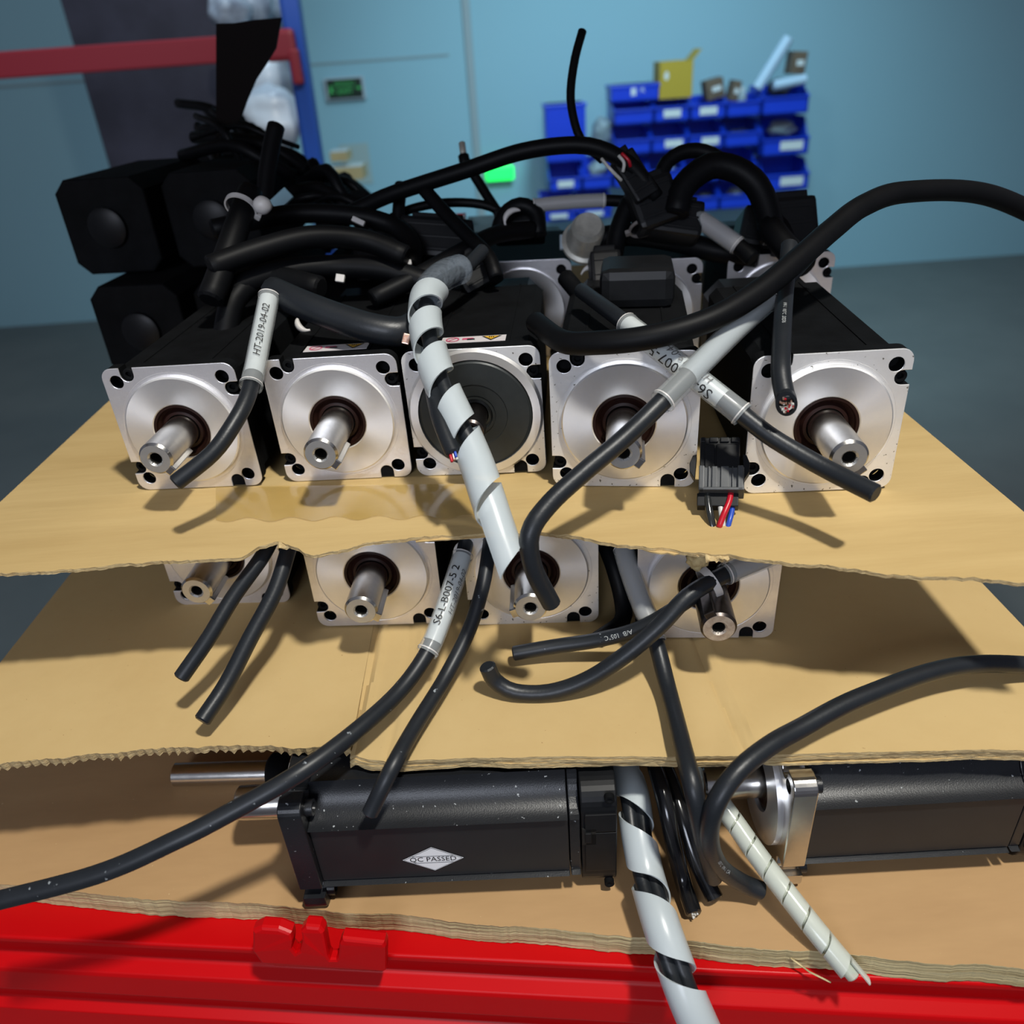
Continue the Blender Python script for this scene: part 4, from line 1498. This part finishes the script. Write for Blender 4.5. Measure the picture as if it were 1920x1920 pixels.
mb = MB()
pbox(mb, 1313, 815, 1386, 882, -.010, .000, PLA)
for x0, x1 in ((1322, 1340), (1343, 1385)):
    pbox(mb, x0, 830, x1, 880, -.001, .0012, PLA)
for x0, x1 in ((1314, 1323), (1330, 1346), (1350, 1366), (1370, 1384)):
    pbox(mb, x0, 816, x1, 826, -.001, .0014, PLA)
pchild(mb, 'plug_body')
mb = MB()
pbox(mb, 1312, 876, 1394, 925, -.011, .0012, PLG)
pbox(mb, 1312, 876, 1322, 925, 0, .0034, PLG)
pbox(mb, 1382, 876, 1392, 925, 0, .0034, PLG)
pbox(mb, 1312, 919, 1394, 925, 0, .0034, PLG)
for x0, x1 in ((1329, 1332), (1336, 1345), (1352, 1366), (1372, 1374)):
    pbox(mb, x0, 877, x1, 920, 0, .0026, PLG, .0002)
pchild(mb, 'ribbed_collar', 'dull grey-black ribbed collar')
mb = MB()
pbox(mb, 1309, 925, 1384, 950, -.010, -.002, PLA)
pchild(mb, 'rear_shroud')
for sgn, x in ((-1, 1300), (1, 1398)):
    mb = MB()
    ol_ = [(x, 852), (x + sgn * 6, 868), (x + sgn * 5, 885), (x - sgn * 4, 900), (x - sgn * 7, 850)]
    vs, fs = flat([((a - 1356) * s_, (b - 880) * s_) for a, b in ol_], [], -.006, .0005, .0003)
    mb.add(vs, fs, PLA)
    pchild(mb, 'latch_arm')
for nm, lb, m_, pts_, rr in (('wire', 'black wire', BKW, [(1328, 915, -.004), (1329, 940, -.003), (1334, 970, -.003), (1339, 993, -.005)], .0021),
                             ('wire', 'white wire', WHW, [(1350, 915, -.004), (1352, 945, -.004), (1355, 972, -.004), (1359, 994, -.006)], .0015),
                             ('wire', 'red wire', REDW, [(1371, 915, -.003), (1368, 940, -.0015), (1358, 968, -.001), (1350, 990, -.003)], .0016),
                             ('wire', 'blue wire', BLUW, [(1374, 935, -.006), (1373, 955, -.005), (1369, 975, -.004), (1365, 992, -.005)], .0014)):
    pp = smooth_path([Vector(((a - 1356) * s_, (b - 880) * s_, c_)) for a, b, c_ in pts_], .002)
    pchild(MB().tube(pp, rr, m_, 12), nm, lb)

# ------------------------------------------------------------------ dark cables over the stack
TOPC = [
    ('long black cable arching across the picture in front of the wall', [(600, 425, .60), (680, 388, .59), (740, 362, .58), (870, 320, .565), (980, 284, .555), (1080, 272, .55), (1140, 285, .55), (1190, 318, .555), (1230, 370, .56)], .0058, RUBK),
    ('thin black cable end standing straight up above the arch', [(1092, 58, .56), (1078, 110, .56), (1070, 170, .56), (1074, 215, .56), (1090, 262, .56), (1130, 300, .56)], .0031, RUBK),
    ('black cable dropping steeply from the arch to the spiral wrap', [(795, 355, .575), (840, 405, .565), (880, 445, .555), (915, 480, .545), (930, 520, .54)], .0052, RUBK),
    ('short black cable standing up behind the arch near the left', [(752, 345, .60), (748, 385, .60), (745, 430, .60)], .0048, RUBK),
    ('thin black curved cable between the arch and the rear caps', [(700, 430, .62), (755, 398, .62), (810, 383, .62), (870, 380, .62), (920, 388, .62), (965, 415, .62)], .0036, RUBK),
    ('slanting black cable crossing down behind the green light', [(872, 300, .66), (890, 330, .66), (915, 370, .66), (945, 415, .66)], .0042, RUBK),
    ('small black loop in front of the blue bins', [(1240, 420, .58), (1238, 350, .58), (1250, 305, .58), (1290, 283, .58), (1335, 290, .58), (1380, 325, .58), (1420, 350, .58)], .0055, RUBK),
    ('big black arch in front of the blue bins at the right', [(1268, 400, .56), (1282, 350, .56), (1330, 312, .56), (1380, 318, .56), (1420, 350, .56), (1440, 400, .56), (1448, 450, .56)], .0092, RUBK),
    ('thick black cable running beside the arch down to the right', [(1330, 300, .60), (1400, 330, .60), (1440, 380, .59), (1462, 430, .58), (1480, 480, .57)], .0080, RUBK),
    ('black cable crossing low at the left end of the stack', [(395, 500, .50), (480, 470, .51), (580, 445, .52), (680, 450, .53), (760, 480, .53)], .0075, RUBK),
    ('fat black cable bulging over the first two motors', [(510, 545, .475), (570, 572, .462), (640, 598, .456), (705, 617, .452), (760, 620, .455), (800, 590, .47)], .0086, RUB),
    ('black cable lying level behind the handwritten sleeve', [(400, 430, .56), (480, 412, .57), (570, 400, .58), (670, 405, .58), (740, 425, .58), (775, 460, .57), (770, 500, .56)], .0070, RUBK),
    ('dark cable rising at the left edge through the pale tie', [(395, 560, .50), (425, 480, .51), (450, 410, .52), (470, 360, .53)], .0085, RUBK),
    ('thick black rod-like cable standing at upper left', [(495, 400, .62), (500, 330, .62), (510, 270, .62), (518, 236, .62)], .0068, RUBK),
    ('black cable dipping in front of the top-row bodies at left', [(430, 540, .52), (520, 510, .53), (620, 500, .54), (720, 505, .54), (800, 530, .54)], .0080, RUBK),
    ('black cable crossing behind the top of the spiral wrap', [(700, 560, .53), (780, 520, .54), (870, 470, .56), (930, 440, .58), (1000, 430, .60)], .0065, RUBK),
    ('black cable end with a coil beside the rear round cap', [(930, 450, .60), (945, 405, .60), (975, 385, .60), (1005, 400, .60), (1010, 440, .60)], .0062, RUBK),
    ('dark cable under the black box leading to the printed sleeve', [(1060, 520, .55), (1095, 560, .535), (1135, 590, .51), (1170, 604, .493)], .0062, RUBK),
    ('black cable bent down beside the rear pinkish motor', [(1180, 380, .58), (1160, 430, .58), (1150, 480, .58), (1130, 530, .57)], .0070, RUBK),
    ('black cable lying over the rear motors toward the right edge', [(1100, 450, .60), (1180, 440, .60), (1260, 450, .60), (1340, 470, .60), (1420, 480, .59)], .0085, RUBK),
    ('black cable at the far right dropping behind the fat one', [(1440, 420, .56), (1470, 460, .55), (1510, 500, .54)], .0090, RUBK),
    ('black cable along the left edge below the pale tie', [(420, 640, .52), (440, 560, .52), (500, 520, .53), (600, 540, .52)], .0080, RUBK),
]
for lb, pts_, r_, m_ in TOPC:
    mb, pa_ = cable('', pts_, r_, m_, n=12, step=.006)
    finish(mb, lb)

# grey sleeved cables
for lb, pts_, r_ in (('pale grey sleeved cable lying level in front of the blue bins', [(960, 395, .60), (1000, 386, .60), (1070, 379, .60), (1135, 376, .60), (1180, 378, .60)], .0044),
                     ('pale grey sleeved cable slanting down to the right rear motor', [(1262, 375, .58), (1295, 400, .575), (1340, 430, .57), (1385, 462, .565), (1410, 485, .56)], .0058)):
    mb, pa_ = cable('', pts_, r_, RUBK, n=14)
    o = finish(mb, lb)
    n_ = len(pa_)
    a_, b_ = (1002, 386), (1136, 376)
    if pts_[0][0] > 1200:
        a_, b_ = (1292, 398), (1382, 460)
    sleeve(o, pa_, a_, b_, r_ - .0002, [], paper=True, pf=(0, 1), pm=mat('grey_heat_shrink', (.34, .31, .31, 1), .35), name='grey_sleeve', plabel='pale grey sleeve')

# black plugs and connector bundle near the wires
def plug(px, py, t, w_, h_, d_, ang, label, m=PLA, yaw=0, ribs=3):
    c_ = at(px, py, t)
    M_ = Matrix.Translation(c_) @ M3.to_4x4() @ Matrix.Rotation(radians(ang), 4, 'Z') @ Matrix.Rotation(radians(yaw), 4, 'Y')
    root = empty('connector_plug', M_, label, 'connector')
    child(MB().box((0, 0, 0), (w_, h_, d_), m, bev=min(w_, h_) * .12), 'plug_body', root)
    mb = MB()
    for i in range(ribs):
        mb.box((0, h_ * (-.3 + .6 * i / max(1, ribs - 1)), d_ / 2), (w_ * .8, h_ * .06, .0014), m, bev=.0003)
    child(mb, 'ribs', root)
    child(MB().box((0, h_ * .5, 0), (w_ * .7, h_ * .25, d_ * .7), m, bev=.001), 'plug_neck', root)


plug(1188, 335, .56, .018, .036, .016, 32, 'black connector with bare wires at the end of the arching cable')
plug(1225, 385, .57, .034, .034, .024, 20, 'bulky black connector under the bare-wire one')
plug(1262, 415, .58, .040, .026, .026, -8, 'wide black connector above the rear pinkish motor')
plug(1135, 520, .57, .022, .034, .022, 4, 'black plug in front of the rear motors beside the pale tie')
plug(975, 425, .62, .040, .022, .026, 3, 'black plug on top of the stack left of the round cap')
plug(820, 455, .60, .055, .030, .03, -4, 'large black plug behind the steep cable')
plug(730, 490, .60, .050, .034, .03, 8, 'large black plug over the bulging cable')
plug(1430, 440, .60, .040, .030, .03, -12, 'black plug behind the big arch at the right')
plug(1480, 430, .59, .034, .040, .03, 5, 'black plug cut by the right edge above the rear motors')
plug(895, 510, .56, .030, .026, .02, 30, 'black plug right of the top of the spiral wrap')

# bare wires at the arch end
mb = MB()
for (p0, p1, p2), m_ in (([(1128, 298, .548), (1145, 318, .545), (1165, 338, .55)], WHW), ([(1160, 292, .545), (1170, 305, .545), (1168, 322, .548)], WHW), ([(1166, 288, .545), (1178, 300, .545), (1182, 312, .548)], REDW)):
    mb.tube(smooth_path([at(*p0), at(*p1), at(*p2)], .002), .0012, m_, 8)
tag(mb.build('bare_wires'), 'short white and red wires bared at the end of the arching cable', 'wires')

# round grey metal cap
CAP = mat('dull_zinc_cap', (.66, .65, .58, 1), .38, .5, noise=(90, .5, (.25, .24, .22, 1)))
q = at(1100, 440, .60)
Mr = Matrix.Translation(q) @ M3.to_4x4() @ Matrix.Rotation(radians(-100), 4, 'X')
root = empty('metal_cap', Mr, 'round dull silver metal cap standing on the rear motors', 'metal cap')
child(MB().lathe([(0, -.012), (.010, -.014), (.0125, -.010), (.0155, .004), (.0155, .008), (.0185, .009), (.0185, .012), (0, .012)], CAP, None, 40), 'cap_body', root)
child(MB().box((-.010, .0115, 0), (.020, .003, .012), mat('pale_clip', (.35, .42, .48, 1), .4), bev=.0006), 'cap_tab', root)

# pale ties and clips in the dark area
tie_ring(at(452, 388, .518), at(470, 360, .53) - at(450, 410, .52), .0095, .0095, 'pale cable tie with a round head at the left edge')
q = at(492, 385, .512)
blob('tie_knob', q, (.0062, .005, .0058), TIE, 'rounded pale tie head beside the left cable', 'cable tie', seed=1, amp=.05)
tie_ring(at(1205, 428, .572), at(1205, 440, .57) - at(1195, 400, .575), .009, .009, 'thin dull tie hoop on the black connector bundle', m=mat('dull_tie', (.22, .20, .19, 1), .5), w_=.002)
for x, y, ang, lb in ((1140, 565, -40, 'pale curved clip at the end of the black cable under the box'), (1110, 522, 30, 'pale curved clip below the round metal cap'), (575, 602, 160, 'small white hooked tie tail above the first warning label'), (968, 415, 70, 'pale thin hook beside the coiled cable')):
    c_ = at(x, y, .50 if y > 540 else .58)
    k = .5 if x != 575 else .45
    rr = .0085 if x != 575 else .0060
    pts_ = [c_ + _R * (rr * cos(radians(ang + a))) + _U * (rr * sin(radians(ang + a))) for a in range(0, 131, 10)]
    mb = MB().tube(pts_, lambda f: .0004 + .0018 * sin(pi * min(1, f * 1.1)) ** .7 if f < .9 else .0008, TIE, 8)
    tag(mb.build('plastic_clip'), lb, 'clip')
for i, (x, y, t, s1, s2, lb) in enumerate(((672, 415, .56, .0048, .0018, 'pale sliver of plastic on the black cables'), (638, 522, .535, .0030, .0026, 'small pale square chip among the black cables'), (763, 493, .54, .0032, .0018, 'pale bead beside the black plug'),
                                           (868, 418, .60, .0035, .0050, 'bluish chip left of the steep cable'), (528, 374, .60, .008, .0050, 'pale blue plastic fitting under the upright black rod'), (1285, 380, .56, .0015, .0015, 'tiny pale dot on the black connector'),
                                           (762, 636, .445, .0030, .0022, 'orange bared wire end on the bulging cable'))):
    m_ = TIE if i not in (4, 6) else (mat('pale_blue_fitting', (.25, .42, .50, 1), .4) if i == 4 else COPPER)
    M_ = Matrix.Translation(at(x, y, t)) @ M3.to_4x4() @ Matrix.Rotation(radians(-25 + i * 17), 4, 'Z')
    mb = MB().box((0, 0, 0), (s1 * 2, s2 * 2, .003), m_, M_, bev=.0006)
    tag(mb.build('plastic_chip'), lb, 'plastic piece')

# transparent film bit at top of the spiral wrap
FILM = mat('clear_crumpled_film', (.40, .47, .55, 1), .12, alpha=.20, spec=.7, bump=(200, .8))
mb, pa_ = cable('', [(800, 560, .452), (812, 535, .466), (835, 515, .480), (862, 505, .495)], .0092, FILM, n=20)
finish(mb, 'crumpled clear film round the upper bend of the spiral wrap', name='plastic_film', cat='plastic film')

# tangle of black cables heaped at the left
rnd = random.Random(21)
for i in range(76):
    x0 = rnd.uniform(395, 640)
    y0 = 195 + (x0 - 395) * .42 + rnd.uniform(0, 120)
    x0 = min(x0, 640)
    t0 = rnd.uniform(.66, 1.0)
    L_ = rnd.uniform(50, 170)
    a = rnd.choice((rnd.uniform(-.4, 1.0), rnd.uniform(-1.3, 1.6)))
    pts_ = [(x0 - cos(a) * L_ * .6, y0 - sin(a) * L_ * .5 + 12, t0 + .03), (x0, y0, t0), (x0 + cos(a) * L_ * .5 * .8, y0 + sin(a) * L_ * .45 + 10, t0), (x0 + cos(a) * L_ * .8, y0 + sin(a) * L_ * .9 + 42, t0 + .02)]
    lim = lambda x: 190 + max(0, x - 420) * .60 if x > 420 else 175
    pts_ = [(x, max(y, lim(x) + rnd.uniform(0, 75)), t) for x, y, t in pts_]
    pts_ = [(min(x, 690), y, t) for x, y, t in pts_]
    mb, pa_ = cable('', pts_, rnd.choice((.0020, .0028, .0036, .0048)) * t0 / .62, RUBK, n=8, step=.012)
    finish(mb, 'black cable in the heap at the far left behind the motors', group='heaped black cables at the left')
mb, pa_ = cable('', [(590, 325, .85), (640, 332, .85), (680, 362, .85), (705, 400, .85)], .0014, mat('dark_green_wire', (.004, .03, .035, 1), .4), n=8)
finish(mb, 'thin dark green wire curving out of the left heap', name='wire', cat='wire')
# dark motor bodies under the heap
ENDS = [(-.300, .66, 0, 'black motor end farthest left in the heap, on the board'), (-.212, .655, 0, 'black motor end at the left under the crossing cables'), (-.122, .65, 0, 'black motor end below the dipping black cable'),
        (-.036, .645, 0, 'black motor end just left of the silver rear flange'), (-.320, .70, 1, 'upper black motor end farthest left under the heap'), (-.232, .70, 1, 'upper black motor end under the left cable heap')]
for i, (x, y, lv, lb) in enumerate(ENDS):
    root = empty('servo_motor', Matrix.Translation((x, y, ZB1 + .0385 + lv * .078)) @ Matrix.Rotation(radians(-6 + (i % 3)), 4, 'Z'), lb, 'motor')
    vs, fs = flat(body_outline(.038, .010, False), [], 0, .14, .002)
    child(MB().add(vs, fs, BLKP, False, TO_XZ), 'body', root)
    child(MB().lathe([(.016, .001), (.016, -.004), (.012, -.006), (0, -.006)], PLA, None, 28), 'end_cap', root)

# pale metal tip standing behind the arch, and small coloured trays on the board behind the stack
mb = MB().tube([at(866, 268, .66), at(870, 298, .66)], .0028, CAP, 12).tube([at(869, 292, .66), at(873, 312, .66)], .0048, RUBK, 12)
tag(mb.build('cable_end'), 'pale metal cable end poking up behind the arch near the green light', 'cable end')
for (px, py, Y, w_, m_, lb) in ((826, 412, .88, .050, REDP, 'small red tray seen between the cables behind the stack'), (930, 412, .90, .060, mat('pale_teal_tray', (.25, .42, .45, 1), .4), 'small pale teal tray behind the steep cable')):
    c_ = aty(px, py, Y)
    root = empty('parts_tray', Matrix.Translation((c_.x, Y, ZB1)), lb, 'tray')
    h_ = c_.z - ZB1
    mb = MB()
    mb.box((0, -.03, h_ / 2), (w_, .003, h_), m_).box((0, .03, h_ / 2), (w_, .003, h_), m_).box((-w_ / 2, 0, h_ / 2), (.003, .063, h_), m_).box((w_ / 2, 0, h_ / 2), (.003, .063, h_), m_).box((0, 0, .002), (w_, .06, .003), m_)
    child(mb, 'tray_body', root)
